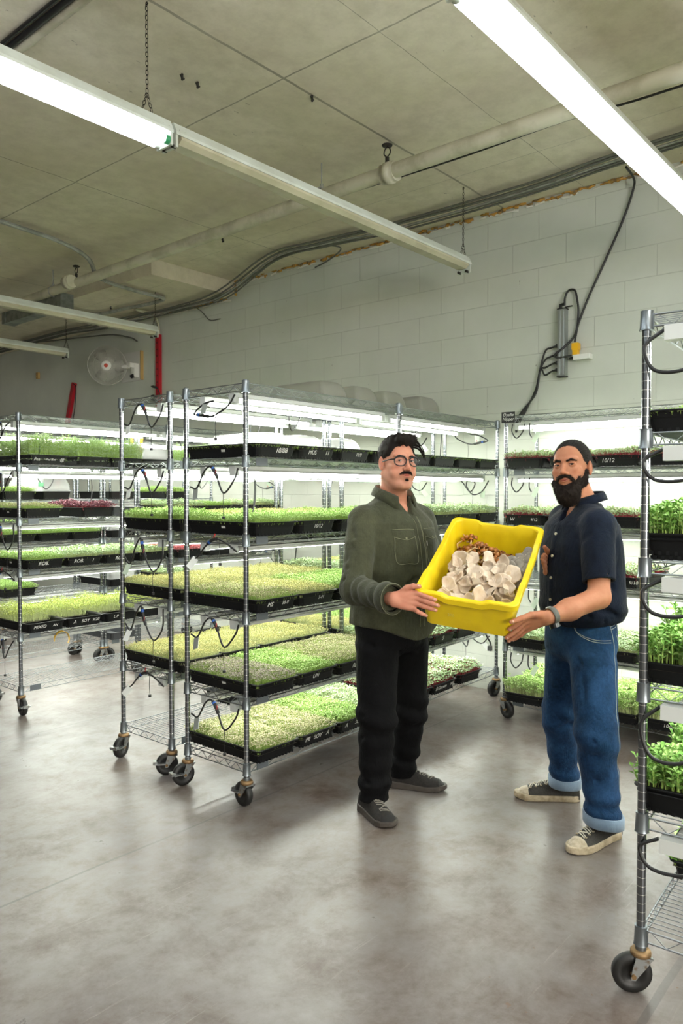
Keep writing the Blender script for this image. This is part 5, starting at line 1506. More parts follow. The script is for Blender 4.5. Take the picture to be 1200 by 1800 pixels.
def cloth(name, c1, c2, rough=.85, weave=900, lo=.35, hi=.7, sheen=.3, ws=.25, cord=.02):
    m = mat(name, c1, rough, spec=.12); t = NT(m)
    v = t.coord(); n1 = t.noise(v, 7, 6, .7); n2 = t.noise(v, 90, 3, .6)
    f = t.math('ADD', t.math('MULTIPLY', n1, .75), t.math('MULTIPLY', n2, .25))
    r = t.new('ShaderNodeMapRange'); t.link(f, r.inputs[0]); r.inputs[1].default_value = lo; r.inputs[2].default_value = hi
    t.link(t.mix(r.outputs[0], lin(c1), lin(c2)), t.b.inputs['Base Color'])
    w = t.new('ShaderNodeTexWave'); t.link(t.coord('Object', (1, 1, 1)), w.inputs[0]); w.inputs['Scale'].default_value = weave / 10; w.inputs['Distortion'].default_value = 2
    wr = t.noise(t.coord('Object', (1, 1, .45)), 22, 5, .65, 1.2)
    t.bump(t.math('ADD', t.math('MULTIPLY', w.outputs[0], cord), wr), ws, .012)
    t.b.inputs['Sheen Weight'].default_value = sheen; t.b.inputs['Sheen Roughness'].default_value = .5
    return m

# =================================================================== man in green
O1 = (.245, 3.56, 0)
p1 = Person('person', 'man in an olive green shirt and black jeans with glasses and moustache', O1)
RT = np.array((-.788, -.616, 0.)); FW = np.array((.616, -.788, 0.))      # his right, his front
c1, R1 = head_frame((.259, 3.545, 1.602), (.40, -.917, 0), roll=math.radians(-2), pitch=math.radians(2))
SK1 = skin_mat('skin_light', '#c08e74', '#b5705a', '#a4584c', '#8b6a58')
neck1 = (.243, 3.59, 1.43)
hf1 = head_fn(c1, R1, neck1, heavy=.010, smile=.004, slit_h=.0034)
Wr1 = (.207, 2.955, 1.052)
tips1 = [(.380, 2.858, 1.055), (.368, 2.866, 1.040), (.362, 2.872, 1.022), (.325, 2.895, .998)]
hand1, hlo1, hhi1, nails1 = hand_fn(Wr1, (.93, -.33, -.02), (-.30, -.93, .15), tips1, (.300, 2.915, 1.108))
El1 = (.060, 3.30, 1.045); Sh1 = (.104, 3.468, 1.345)
El1b = (.47, 3.60, 1.05); Sh1b = (.388, 3.692, 1.345); Wr1b = (.50, 3.50, 1.085)
tips1b = [(.60, 3.42, 1.135), (.59, 3.43, 1.125), (.58, 3.44, 1.12), (.56, 3.45, 1.115)]
hand1b, hlo1b, hhi1b, _ = hand_fn(Wr1b, (.8, -.5, .2), (-.1, -.3, -.95), tips1b, (.53, 3.44, 1.21))
def arm1(P):
    d = smin(d_cap(P, Sh1, El1, .055, .042), d_cap(P, El1, Wr1, .043, .027), .02)
    e = smin(d_cap(P, Sh1b, El1b, .055, .042), d_cap(P, El1b, Wr1b, .043, .027), .02)
    return np.minimum(d, e)
KN = dict(Rh=(.170, 3.515, .84), Rk=(.160, 3.415, .455), Ra=(.150, 3.445, .06), Lh=(.320, 3.645, .84), Lk=(.335, 3.665, .42), La=(.305, 3.765, .06))
def body1(P):
    d = d_stack(P, [(.84, .245, 3.58, .140, .11), (.95, .245, 3.575, .175, .14), (1.1, .247, 3.575, .175, .145), (1.25, .247, 3.575, .185, .14), (1.35, .246, 3.58, .155, .10), (1.40, .244, 3.585, .09, .075)], RT, FW)
    d = smin(d, d_cap(P, neck1, (.243, 3.585, 1.36), .066, .07), .03)
    d = smin(d, arm1(P), .03)
    for s_ in 'RL':
        d = smin(d, smin(d_cap(P, KN[s_ + 'h'], KN[s_ + 'k'], .075, .055), d_cap(P, KN[s_ + 'k'], KN[s_ + 'a'], .055, .038), .02), .03)
    return d
def slab_cut(P, n, o): return (P - np.array(o, np.float32)) @ np.array(n, np.float32)
def make_skin(per, mat_, body, blo, bhi, head, c, R_, hands, forearm, stubble):
    parts = [sdf_mesh(body, blo, bhi, .008)]
    hl = c + np.array((-.13, -.15, -.20)); hh = c + np.array((.13, .15, .16))
    hv, hq = sdf_mesh(lambda P: np.maximum(head(P), hl[2] + .01 - P[:, 2]), hl, hh, .0019, .008); hv = relax(hv, hq, 1, .4)
    q = (hv - c) @ R_; col = [np.zeros((len(parts[0][0]), 3)), head_tint(q, stubble)]
    parts.append((hv, hq))
    for fn, lo, hi in hands:
        v, qq = sdf_mesh(fn, lo, hi, .0021, .006); v = relax(v, qq, 1, .4); parts.append((v, qq)); col.append(np.tile((0, 0, .25), (len(v), 1)))
    V, Q = merge(parts); o = per.add('body', V, Q, mat_); tint(o, np.concatenate(col)); return o, (hv, hq)
def wrist_hand(hand, W, E, ra):
    W = np.array(W); E = np.array(E); back = W + (E - W) / np.linalg.norm(E - W) * .06
    def fn(P): return smin(hand(P), d_cap(P, back, W, ra, .0245), .014)
    return fn, back
h1, bk1 = wrist_hand(hand1, Wr1, El1, .030); h1b, bk1b = wrist_hand(hand1b, Wr1b, El1b, .030)
body_o1, head1 = make_skin(p1, SK1, body1, (-.03, 2.95, .0), (.62, 3.88, 1.5), hf1, c1, R1,
    [(h1, np.minimum(hlo1, bk1 - .04), np.maximum(hhi1, bk1 + .04)), (h1b, np.minimum(hlo1b, bk1b - .04), np.maximum(hhi1b, bk1b + .04))], None, .35)
m_nail = mat('finger_nail', '#c39580', .3)
def do_nails(per, nails, parent):
    for (p, v, n, r) in nails:
        x = np.cross(v, n); b = MB(); rings = []
        for s_, w in ((-.0035, .55), (-.001, .66), (.002, .62), (.0035, .35)):
            rings.append([tuple(p + v * s_ + x * r * w * .8 * math.cos(a) + n * (r * .32 * math.sin(a) - .001)) for a in np.linspace(0, PI, 6)] + [tuple(p + v * s_ - n * .002)])
        b.loft(rings, 0, True, True, True); per.mb('nail', b, m_nail, parent)
do_nails(p1, nails1, body_o1)
eyes(p1, c1, R1, np.array((0.05, 0, 1.47)), body_o1)

m_green_sh = cloth('olive_corduroy_shirt', '#2f3123', '#474836', sheen=.1, ws=.5, cord=.07)
m_green_dk = cloth('shirt_collar_inside', '#5f4a34', '#6f5a40')
m_seam = mat('pale_seam_thread', '#74745c', .8)
CR1 = [((.03, 3.34, 1.24), (.10, 3.35, 1.17), .016, .004), ((.02, 3.33, 1.18), (.10, 3.33, 1.12), .014, .004), 
       ((.03, 3.3, 1.14), (.11, 3.33, 1.10), .012, .006), ((.02, 3.28, 1.09), (.12, 3.28, 1.10), .011, .006), ((.05, 3.24, 1.03), (.12, 3.18, 1.09), .010, .005),
       ((.10, 3.15, 1.00), (.14, 3.10, 1.09), .010, .005), ((.2, 3.38, 1.0), (.33, 3.40, 1.08), .014, .007), ((.17, 3.40, .93), (.36, 3.40, .97), .014, .005),
       ((.26, 3.40, 1.34), (.20, 3.38, 1.26), .014, .003), ((.29, 3.40, 1.34), (.40, 3.47, 1.22), .012, .005),
       ((.03, 3.42, 1.36), (.06, 3.36, 1.27), .012, .005), ((.07, 3.36, 1.18), (.02, 3.32, 1.12), .011, .005)]
def shirt1(P):
    d = d_stack(P, [(.80, .246, 3.575, .212, .178), (.90, .246, 3.575, .208, .180), (1.02, .250, 3.568, .205, .188), (1.15, .250, 3.568, .203, .184), (1.25, .250, 3.572, .205, .170), (1.33, .248, 3.578, .198, .145), (1.38, .245, 3.585, .155, .115), (1.415, .243, 3.588, .104, .094), (1.445, .243, 3.59, .082, .082)], RT, FW, 2.3)
    d = smin(d, d_cap(P, (.195, 3.55, 1.388), (.108, 3.478, 1.340), .058, .068), .04)
    d = smin(d, d_cap(P, (.295, 3.63, 1.388), (.380, 3.688, 1.340), .058, .068), .04)
    a = smin(d_cap(P, (.100, 3.464, 1.335), El1, .075, .063), d_cap(P, El1, np.array(Wr1) + (np.array(El1) - np.array(Wr1)) * .12, .064, .046), .03)
    b_ = smin(d_cap(P, np.array(Sh1b) - np.array((0, 0, .03)), El1b, .072, .060), d_cap(P, El1b, Wr1b, .060, .045), .03)
    d = smin(d, a, .022); d = smin(d, b_, .025)
    w = .0035 * wav(P * np.array((1, 1, .6), np.float32), 26, 3) + .0018 * wav(P, 60, 4)
    # sleeve rucks run around the lower arm
    t_ = np.clip(1 - seg_dist(P, (.045, 3.30, 1.10), (.15, 3.08, 1.045)) / .10, 0, 1)
    w = w + .0045 * t_ * np.sin(95 * (P @ np.array((.45, -.75, .35), np.float32)) + 2.2 * wav(P, 14, 9))
    d = d + w * 1.25 + 1.7 * creases(P, CR1)
    # hem: curved shirt tail
    r_ = (P - np.array((.246, 3.575, 0), np.float32)) @ RT.astype(np.float32)
    hem = .828 + .03 * np.cos(r_ * 15) * -1 + .0
    arm_z = seg_dist(P, El1, Wr1) < .09
    d = np.where(arm_z, d, np.maximum(d, hem - P[:, 2]))
    # open neck
    d = -smin(-d, d_cap(P, (.243, 3.592, 1.52), (.243, 3.592, 1.43), .078, .072), .006)
    d = -smin(-d, d_cap(P, np.array((.243, 3.59, 1.47)) + FW * .05, np.array((.243, 3.59, 1.365)) + FW * .125, .048, .010), .008)
    d = np.maximum(d, -(P - np.array(Wr1, np.float32) - ((np.array(El1) - np.array(Wr1)) * .10).astype(np.float32)) @ ((np.array(El1) - np.array(Wr1)) / np.linalg.norm(np.array(El1) - np.array(Wr1))).astype(np.float32) - np.where(seg_dist(P, Wr1, El1) < .12, 0, 9))
    return d
V, Q = sdf_mesh(shirt1, (-.05, 2.93, .78), (.62, 3.86, 1.50), .0042, .016); V = relax(V, Q, 1)
shirt_o = p1.add('shirt', V, Q, m_green_sh)
D1 = Drape(V, Q, np.array((.247, 3.575, 0)), RT, FW)
def collar(per, base, ax, fw, r, m, m_in, parent, z0, hgt=.045, open_=.5, tip=.05, out=.020, drop_front=.045, lean=0.0):
    """folded shirt collar: inner stand and outer leaf, open at the front with hanging points"""
    base = np.array(base, float); N = 44; R6 = [[] for _ in range(7)]
    for i in range(N + 1):
        u = i / N; a = open_ + (2 * PI - 2 * open_) * u
        front = abs(u - .5) * 2; dv = fw * math.cos(a) + ax * math.sin(a)
        zb = z0 - drop_front * front ** 2.0; h = hgt * (1 - .30 * front ** 3)
        rr2 = r * (1 + .10 * front ** 2)
        def P_(rad, z): q = base + dv * rad; return np.array((q[0], q[1], z))
        fall = .010 + hgt * .55 + tip * front ** 6
        o_ = out * (1 - .25 * front) + .008 * front ** 5
        R6[0].append(P_(rr2, zb)); R6[1].append(P_(rr2 + .002, zb + h * .6)); R6[2].append(P_(rr2 + .004, zb + h))
        R6[3].append(P_(rr2 + .007, zb + h + .002)); R6[4].append(P_(rr2 + .007 + o_ * .55, zb + h - fall * .45)); R6[5].append(P_(rr2 + .006 + o_, zb + h - fall)); R6[6].append(P_(rr2 + .002 + o_, zb + h - fall))
    R6.append([q * .55 + p * .45 - np.array((0, 0, .004)) for p, q in zip(R6[4], R6[1])])
    b = MB(); vs = [tuple(v) for r_ in R6 for v in r_]; n = N + 1; fs = []
    for i in range(len(R6)):
        j = (i + 1) % len(R6)
        for k in range(N): fs.append((i * n + k, i * n + k + 1, j * n + k + 1, j * n + k))
    fs.append(tuple(i * n for i in range(len(R6)))); fs.append(tuple(i * n + N for i in reversed(range(len(R6)))))
    b.add(vs, fs, 0, True); b.m = [1 if k < 2 * N else 0 for k in range(len(fs))]
    return per.mb('collar', b, [m, m_in], parent)
collar(p1, (.246, 3.586, 0), RT, FW, .079, m_green_sh, m_green_dk, shirt_o, 1.452, .054, .48, .044, .024, .040)
# chest pockets with flaps, placket, seams
def rect(a0, a1, z0, z1, sk=0): return lambda u, v: (a0 + (a1 - a0) * u, z0 + (z1 - z0) * v + sk * (u - .5))
for (a0, a1) in ((.125, .022), (-.040, -.135)):
    b = D1.patch(rect(a0, a1, 1.155, 1.275), .0028)
    if b:
        po = p1.mb('pocket', b, m_green_sh, shirt_o)
        def flap(u, v, a0=a0, a1=a1): return (a0 + (a1 - a0) * (u * 1.04 - .02), 1.30 - (.036 + .012 * (1 - abs(2 * u - 1))) * v)
        p1.mb('pocket_flap', D1.patch(flap, .0052), m_green_sh, po)
        m = (a0 + a1) / 2
        b = MB(); 
        for pts in ([(a0 - .001, 1.272), (a0, 1.16), (m, 1.152), (a1, 1.16), (a1 + .001, 1.272)], [(a0 + .002, 1.302), (m, 1.303), (a1 - .002, 1.302)], [(a0, 1.268), (m, 1.257), (a1, 1.268)]):
            l = D1.line(pts, .0011, lift=.0035 if pts[0][1] < 1.3 and len(pts) > 3 else .0062); b.add(l.v, l.f, 0, True)
        p1.mb('pocket_stitching', b, m_seam, po)
        h, n_ = D1.pt(m, 1.264)
        b = MB(); b.cyl(h + n_ * .004, h + n_ * .0085, .005, 10); p1.mb('button', b, m_seam, po)
        if a0 < 0:
            h, n_ = D1.pt(-.045, 1.25); b = MB(); b.tube([h + n_ * .005, h + n_ * .005 + Vector((.002, 0, -.022))], .0022, 4); p1.mb('pocket_label', b, mat('white_label', '#c9c9c0', .6), po)
b = D1.patch(rect(-.000, -.030, .85, 1.37), .0030, nu=4, nv=36)
if b: p1.mb('placket', b, m_green_sh, shirt_o)
b = MB()
for a in (.000, -.030, -.026):
    l = D1.line([(a, 1.36), (a, 1.2), (a, 1.0), (a, .86)], .0010, lift=.0034, sub=10); b.add(l.v, l.f, 0, True)
p1.mb('seam_stitching', b, m_seam, shirt_o)
# cuff
Wd = (np.array(Wr1) - np.array(El1)); Wd /= np.linalg.norm(Wd); W1 = np.array(Wr1)
def ringat(c, d, r, n=28, sq=1.0, z_=(0, 0, 1)):
    x = np.cross(d, z_); x /= np.linalg.norm(x); y = np.cross(x, d)
    return [tuple(c + x * r * math.cos(a) + y * r * sq * math.sin(a)) for a in np.linspace(0, 2 * PI, n, endpoint=False)]
b = MB(); b.loft([ringat(W1 - Wd * .085, Wd, .050, sq=1.15), ringat(W1 - Wd * .080, Wd, .056, sq=1.15), ringat(W1 - Wd * .05, Wd, .055, sq=1.16), ringat(W1 - Wd * .012, Wd, .051, sq=1.2), ringat(W1 - Wd * .008, Wd, .048, sq=1.2), ringat(W1 - Wd * .03, Wd, .044, sq=1.2)], 0, True)
cf = p1.mb('cuff', b, m_green_sh, shirt_o)
b = MB()
for o_ in (-.014, -.076): b.tube(ringat(W1 + Wd * o_, Wd, .0555 if o_ < -.05 else .0522, sq=1.16 if o_ < -.05 else 1.2), .0011, 4, closed=True)
p1.mb('cuff_stitching', b, m_seam, cf)

m_blackj = cloth('black_jeans', '#060607', '#0e0e10', ws=.55, sheen=.0)
def legs_fn(K, rows, rad, cr, seed, hem, ax, fw, amp=.0085):
    def fn(P):
        d = d_stack(P, rows, ax, fw, 2.2)
        L = None
        for s_ in 'RL':
            r = rad[s_]
            a = smin(d_cap(P, K[s_ + 'h'], K[s_ + 'k'], r[0], r[1]), d_cap(P, K[s_ + 'k'], K[s_ + 'a'], r[1], r[2]), .03)
            n_ = np.array(K[s_ + 'a'], np.float32)
            a = np.maximum(a, hem[s_] - P[:, 2])
            t_ = np.clip(1 - np.abs(P[:, 2] - .42) / .16, 0, 1) + 1.1 * np.clip(1 - np.abs(P[:, 2] - .15) / .12, 0, 1) + .6 * np.clip(1 - np.abs(P[:, 2] - .78) / .08, 0, 1)
            a = a + amp * t_ * np.sin(62 * P[:, 2] + 14 * P[:, 0] + 2.4 * wav(P, 9, seed + ord(s_)))
            L = a if L is None else smin(L, a, .008)
        d = smin(d, L, .035)
        return d + .0034 * wav(P * np.array((1, 1, .5), np.float32), 24, seed) + 1.8 * creases(P, cr)
    return fn
CRJ1 = [((.10, 3.40, .80), (.22, 3.43, .72), .012, .006), ((.25, 3.46, .78), (.30, 3.5, .60), .013, .007), ((.07, 3.36, .48), (.18, 3.34, .44), .012, .006), ((.08, 3.38, .36), (.2, 3.36, .42), .012, .006), ((.10, 3.38, .17), (.2, 3.38, .14), .012, .006), ((.27, 3.62, .30), (.37, 3.6, .36), .012, .005)]
jf = legs_fn(KN, [(.725, .245, 3.575, .11, .085), (.76, .245, 3.575, .150, .12), (.82, .245, 3.575, .172, .135), (.90, .245, 3.575, .175, .14), (.95, .245, 3.575, .172, .14)],
             dict(R=(.106, .085, .068), L=(.104, .080, .062)), CRJ1, 11, dict(R=.068, L=.055), RT, FW)
V, Q = sdf_mesh(jf, (.0, 3.28, .04), (.5, 3.9, .96), .0046, .014); V = relax(V, Q, 1); jeans1 = p1.add('jeans', V, Q, m_blackj)

m_run = mat('dark_mesh_shoe', '#171412', .8, noise=(120, '#231f1c', .4, .6)); m_runs = mat('taupe_sole', '#453e38', .65, noise=(30, '#38322d', .4, .7))
m_run2 = mat('dark_shoe_toe', '#131110', .75)
shoe(p1, (.095, 3.50), (.222, 3.275), 'shoe', [m_run, m_run2, m_runs, m_lace_g], 'runner', KN['Ra'])
shoe(p1, (.235, 3.775), (.515, 3.705), 'shoe', [m_run, m_run2, m_runs, m_lace_g], 'runner', KN['La'])

# hair, moustache, brows, glasses
m_hair1 = mat('dark_brown_hair', '#150e0b', .75, spec=.2, bump=(200, .4, .002)); m_hair2 = mat('black_brown_hair', '#150f0c', .7, spec=.25, bump=(200, .4, .002))
def hl(P, c, R_): return head_local(P, c, R_)
def hair1(P):
    q = hl(P, c1, R1); x, y, z = q[:, 0], q[:, 1], q[:, 2]
    d = d_ell(q, (0, -.015, .050), (.0805, .1005, .088))
    # fuller swept top, parted on his right
    top = d_ell(q, (-.012, .022, .112), (.062, .062, .030)); d = smin(d, top, .022)
    d = smin(d, d_cap(q, (.02, .070, .108), (-.045, .062, .112), .020, .022), .015)
    line = np.interp(y, [-.12, -.045, -.010, .012, .030, .052, .068, .1], [-.075, -.068, -.012, -.015, .012, .052, .078, .086])
    line = line + .004 * np.sin(x * 180)
    d = -smin(-d, (z - line), .004)
    comb = x * .4 + y * .9 + z * .25
    d = d + .0016 * np.sin(260 * (x * .92 - y * .2 + z * .35) + 3 * np.sin(22 * comb)) + .0022 * wav(q, 55, 5)
    return d
V, Q = sdf_mesh(hair1, c1 - .17, c1 + .17, .0024, .012); V = relax(V, Q, 1, .3); Nn = vnormals(V, Q)
ql = (V - c1) @ R1
flow1 = lambda p: np.stack([-(.9) * np.ones(len(p)), -.45 * np.ones(len(p)), np.where(((p - c1) @ R1)[:, 2] > .07, -.05, -1.2)], 1) @ R1.T
sv, sq = strands(V, Nn, 3600, .024, .0006, flow1, 4, .03, .07)
# loose lock falling forward on his left
lv = MB()
for k in range(16):
    a = np.array((-.045 - .002 * k % .012, .055 - .003 * (k % 5), .108 - .002 * k)); e = a + np.array((-.042 - .0016 * k, .012 - .002 * (k % 4), -.030 - .0014 * k))
    mdl = (a + e) / 2 + np.array((-.008, .0, .012)); lv.tube(spline([c1 + R1 @ a, c1 + R1 @ mdl, c1 + R1 @ e, c1 + R1 @ (e + np.array((-.002, 0, -.010)))], 4), .0019, 5)
LV = np.array([tuple(v) for v in lv.v]); LQ = np.array([f if len(f) == 4 else (f[0], f[1], f[2], f[3]) for f in lv.f if len(f) >= 4])
HV, HQ = merge([(V, Q), (sv, sq), (LV, LQ)])
p1.add('hair', HV, HQ, m_hair1)
def face_hair(per, c, R_, segs, r, n, length, seed, name, m, parent, flow, lift=.5, rad=.0004, jit=.35):
    def fn(P):
        q = hl(P, c, R_); m_ = q.copy(); m_[:, 0] = np.abs(m_[:, 0]); d = None
        for (a, b_, ra, rb) in segs:
            e = d_cap(m_, a, b_, ra, rb); d = e if d is None else smin(d, e, .003)
        return d + .0008 * wav(q, 220, seed)
    pts = np.array([c + R_ @ np.array((sx * p[0], p[1], p[2])) for s_ in segs for p in s_[:2] for sx in (1, -1)])
    V, Q = sdf_mesh(fn, pts.min(0) - .03, pts.max(0) + .03, .0016, .006)
    sv, sq = strands(V, vnormals(V, Q), n, length, rad, lambda p: np.repeat((np.array(flow) @ R_.T)[None], len(p), 0), seed, lift, jit)
    V, Q = merge([(V, Q), (sv, sq)]); return per.add(name, V, Q, m, parent)
face_hair(p1, c1, R1, [((.003, .1005, -.043), (.017, .0965, -.0445), .0048, .0052), ((.017, .0965, -.0445), (.031, .085, -.0535), .0052, .0028)], 0, 900, .007, 5, 'moustache', m_hair1, None, (0, .3, -1), lift=.25, jit=.25)
face_hair(p1, c1, R1, [((.0, .0985, -.076), (.004, .0985, -.078), .0042, .003)], 0, 260, .006, 6, 'chin_patch', m_hair1, None, (0, .3, -1))
face_hair(p1, c1, R1, [((.014, .0935, .0285), (.032, .0890, .0325), .0028, .0030), ((.032, .0890, .0325), (.050, .072, .0275), .0030, .0016)], 0, 500, .005, 7, 'eyebrows', m_hair1, None, (1, 0, .3), lift=.1, jit=.2)
m_gl = mat('black_glasses_frame', '#070708', .35, spec=.4)
m_lens = mat('spectacle_lens', '#ffffff', .03, alpha=.03, spec=.3)
gl = None
b = MB()
def lens_pts(sx, k=1.0):
    out = []
    for a in np.linspace(0, 2 * PI, 30, endpoint=False):
        ca, sa = math.cos(a), math.sin(a); xx = .0350 + .0262 * k * math.copysign(abs(ca) ** .85, ca) * (1 + .05 * sa); zz = .003 + .0225 * k * math.copysign(abs(sa) ** .88, sa) * (1.0 if sa < 0 else .9)
        out.append(c1 + R1 @ np.array((sx * xx, .1075 - .30 * (abs(xx) - .01) ** 2 * 6 - .012 * max(0, (xx - .03) / .03), zz + .004)))
    return out
for sx in (1, -1):
    b.tube(lens_pts(sx), .0026, 6, closed=True)
    up = [p for p in lens_pts(sx)][1:15]; b.tube(up, .0036, 6)
    b.tube([c1 + R1 @ np.array((sx * .060, .094, .014)), c1 + R1 @ np.array((sx * .070, .083, .014)), c1 + R1 @ np.array((sx * .0775, .06, .0125)), c1 + R1 @ np.array((sx * .0795, .01, .008)), c1 + R1 @ np.array((sx * .081, -.012, .002))], .0028, 6)
b.tube(spline([c1 + R1 @ np.array((x, .108 + .002 * (1 - abs(x) / .011), .012)) for x in (-.011, 0, .011)], 4), .0022, 6)
gl = p1.mb('glasses', b, m_gl)
for sx in (1, -1):
    b = MB(); P_ = lens_pts(sx, .96); b.add([tuple(p) for p in P_] + [tuple(np.mean(P_, 0) + R1 @ np.array((0, .002, 0)))], [(i, (i + 1) % 30, 30) for i in range(30)], 0, True); p1.mb('lens', b, m_lens, gl)

# =================================================================== man in navy
O2 = (1.055, 3.36, 0)
p2 = Person('person', 'bearded man in a navy short sleeved shirt and blue jeans with rolled cuffs', O2)
LF2 = np.array((.37, -.929, 0.)); FW2 = np.array((-.929, -.37, 0.)); RT2 = -LF2
c2, R2 = head_frame((1.012, 3.34, 1.570), (-.60, -.80, 0), roll=math.radians(5), pitch=math.radians(6))
SK2 = skin_mat('skin_tan', '#b27e62', '#a06045', '#9a564a', '#7d5643')
neck2 = (1.075, 3.365, 1.415)
hf2 = head_fn(c2, R2, neck2, heavy=.0, smile=.008, slit_h=.0029)
Wr2 = (.792, 2.925, .984); El2 = (1.045, 3.07, 1.045); Sh2 = (1.080, 3.185, 1.345)
tips2 = [(.604, 2.852, .934), (.615, 2.885, .902), (.640, 2.915, .893), (.665, 2.94, .895)]
hand2, hlo2, hhi2, nails2 = hand_fn(Wr2, (-.955, -.20, -.22), (-.05, -.86, -.50), tips2, (.632, 2.812, .988))
Wr2b = (.945, 3.40, 1.115); El2b = (1.075, 3.62, 1.045); Sh2b = (1.035, 3.515, 1.345)
tips2b = [(.862, 3.235, 1.215), (.860, 3.245, 1.20), (.862, 3.26, 1.185), (.87, 3.28, 1.17)]
hand2b, hlo2b, hhi2b, _ = hand_fn(Wr2b, (-.55, -.75, .40), (.75, .2, -.2), tips2b, (.878, 3.275, 1.235))
K2 = dict(Lh=(1.085, 3.27, .83), Lk=(1.052, 3.105, .470), La=(1.098, 3.145, .10), Rh=(1.030, 3.43, .83), Rk=(1.010, 3.49, .44), Ra=(1.065, 3.585, .10))
def forearm2(P): return smin(smin(d_cap(P, Sh2, El2, .054, .043), d_cap(P, El2, (.90, 2.985, 1.008), .046, .040), .02), d_cap(P, (.90, 2.985, 1.008), Wr2, .040, .0275), .03)
def body2(P):
    d = d_stack(P, [(.84, 1.06, 3.35, .13, .10), (.95, 1.06, 3.35, .16, .125), (1.1, 1.06, 3.35, .165, .125), (1.25, 1.06, 3.35, .175, .12), (1.33, 1.062, 3.355, .145, .088), (1.38, 1.068, 3.36, .08, .062)], RT2, FW2)
    d = smin(d, d_cap(P, neck2, (1.065, 3.36, 1.34), .060, .065), .03)
    d = smin(d, forearm2(P), .03)
    d = smin(d, smin(smin(d_cap(P, Sh2b, El2b, .054, .042), d_cap(P, El2b, Wr2b, .042, .027), .02), d_cap(P, Sh2b, El2b, .05, .04), .01), .03)
    for s_ in 'RL':
        d = smin(d, smin(d_cap(P, K2[s_ + 'h'], K2[s_ + 'k'], .078, .054), d_cap(P, K2[s_ + 'k'], K2[s_ + 'a'], .054, .037), .02), .03)
    return d
h2, bk2 = wrist_hand(hand2, Wr2, (.90, 2.985, 1.008), .031); h2b, bk2b = wrist_hand(hand2b, Wr2b, El2b, .030)
body_o2, head2 = make_skin(p2, SK2, lambda P: body2(P), (.72, 2.86, .0), (1.27, 3.72, 1.48), hf2, c2, R2,
    [(h2, np.minimum(hlo2, bk2 - .04), np.maximum(hhi2, bk2 + .04)), (h2b, np.minimum(hlo2b, bk2b - .04), np.maximum(hhi2b, bk2b + .04))], None, .1)
do_nails(p2, nails2, body_o2)
eyes(p2, c2, R2, np.array((0, 0, 1.47)), body_o2, .0029)

m_navy = cloth('navy_linen_shirt', '#090e19', '#131b2c', ws=.5, sheen=.04)
CR2 = [((1.10, 3.10, 1.20), (1.14, 3.16, 1.30), .012, .004), ((.93, 3.22, 1.20), (1.02, 3.12, 1.30), .012, .004), ((1.02, 3.12, 1.0), (1.15, 3.2, .96), .014, .007), ((1.12, 3.18, 1.13), (1.16, 3.22, .98), .014, .007),
       ((1.0, 3.14, .95), (1.2, 3.3, .95), .012, .006), ((.96, 3.22, .92), (1.1, 3.18, .93), .010, .005), ((1.05, 3.1, 1.25), (1.07, 3.05, 1.14), .010, .004), ((1.17, 3.3, 1.2), (1.19, 3.35, 1.02), .014, .006)]
def shirt2(P):
    d = d_stack(P, [(.895, 1.058, 3.35, .172, .150), (.925, 1.064, 3.352, .186, .166), (.96, 1.068, 3.353, .190, .172), (1.03, 1.066, 3.353, .190, .166), (1.15, 1.060, 3.352, .190, .158), (1.25, 1.060, 3.352, .193, .148), (1.33, 1.062, 3.355, .184, .126), (1.37, 1.066, 3.36, .140, .098), (1.40, 1.074, 3.366, .090, .080), (1.425, 1.078, 3.367, .068, .070)], RT2, FW2, 2.3)
    d = smin(d, d_cap(P, (1.073, 3.30, 1.375), (1.082, 3.205, 1.335), .052, .066), .04)
    d = smin(d, d_cap(P, (1.055, 3.42, 1.375), (1.037, 3.50, 1.335), .052, .066), .04)
    e = np.array(Sh2) + (np.array(El2) - np.array(Sh2)) * .80
    sl = d_cap(P, (1.080, 3.190, 1.330), e, .073, .066)
    ax = (np.array(El2) - np.array(Sh2)); ax /= np.linalg.norm(ax)
    cut = (P - e.astype(np.float32)) @ ax.astype(np.float32) + .10 * (P[:, 0] - 1.04)
    sl = np.maximum(sl, cut)
    sl = -smin(-sl, d_cap(P, e - ax * .02, e + ax * .1, .053, .055), .002)
    e2 = np.array(Sh2b) + (np.array(El2b) - np.array(Sh2b)) * .8
    sl2 = np.maximum(d_cap(P, Sh2b, e2, .072, .066), (P - e2.astype(np.float32)) @ ((np.array(El2b) - np.array(Sh2b)) / np.linalg.norm(np.array(El2b) - np.array(Sh2b))).astype(np.float32))
    d = smin(smin(d, sl, .016), sl2, .02)
    d = d + .0028 * wav(P * np.array((1, 1, .6), np.float32), 25, 31) + .0014 * wav(P, 60, 32) + 1.8 * creases(P, CR2)
    lowb = np.clip(1 - np.abs(P[:, 2] - .96) / .06, 0, 1)
    d = d + .004 * lowb * np.sin(70 * P[:, 2] + 20 * P[:, 0] + 2.5 * wav(P, 10, 33))
    hem = .900 + .10 * (P[:, 0] - 1.06)
    d = np.maximum(d, hem - P[:, 2])
    d = -smin(-d, d_cap(P, (1.075, 3.366, 1.48), (1.073, 3.366, 1.41), .066, .062), .006)
    d = -smin(-d, d_cap(P, np.array((1.07, 3.365, 1.44)) + FW2 * .05, np.array((1.07, 3.36, 1.33)) + FW2 * .115, .040, .008), .008)
    return d
V, Q = sdf_mesh(shirt2, (.84, 2.98, .86), (1.28, 3.74, 1.48), .0042, .014); V = relax(V, Q, 1)
shirt_o2 = p2.add('shirt', V, Q, m_navy)
D2 = Drape(V, Q, np.array((1.062, 3.352, 0)), LF2, FW2)
collar(p2, (1.082, 3.368, 0), RT2, FW2, .072, m_navy, m_navy, shirt_o2, 1.434, .042, .50, .036, .018, .026)
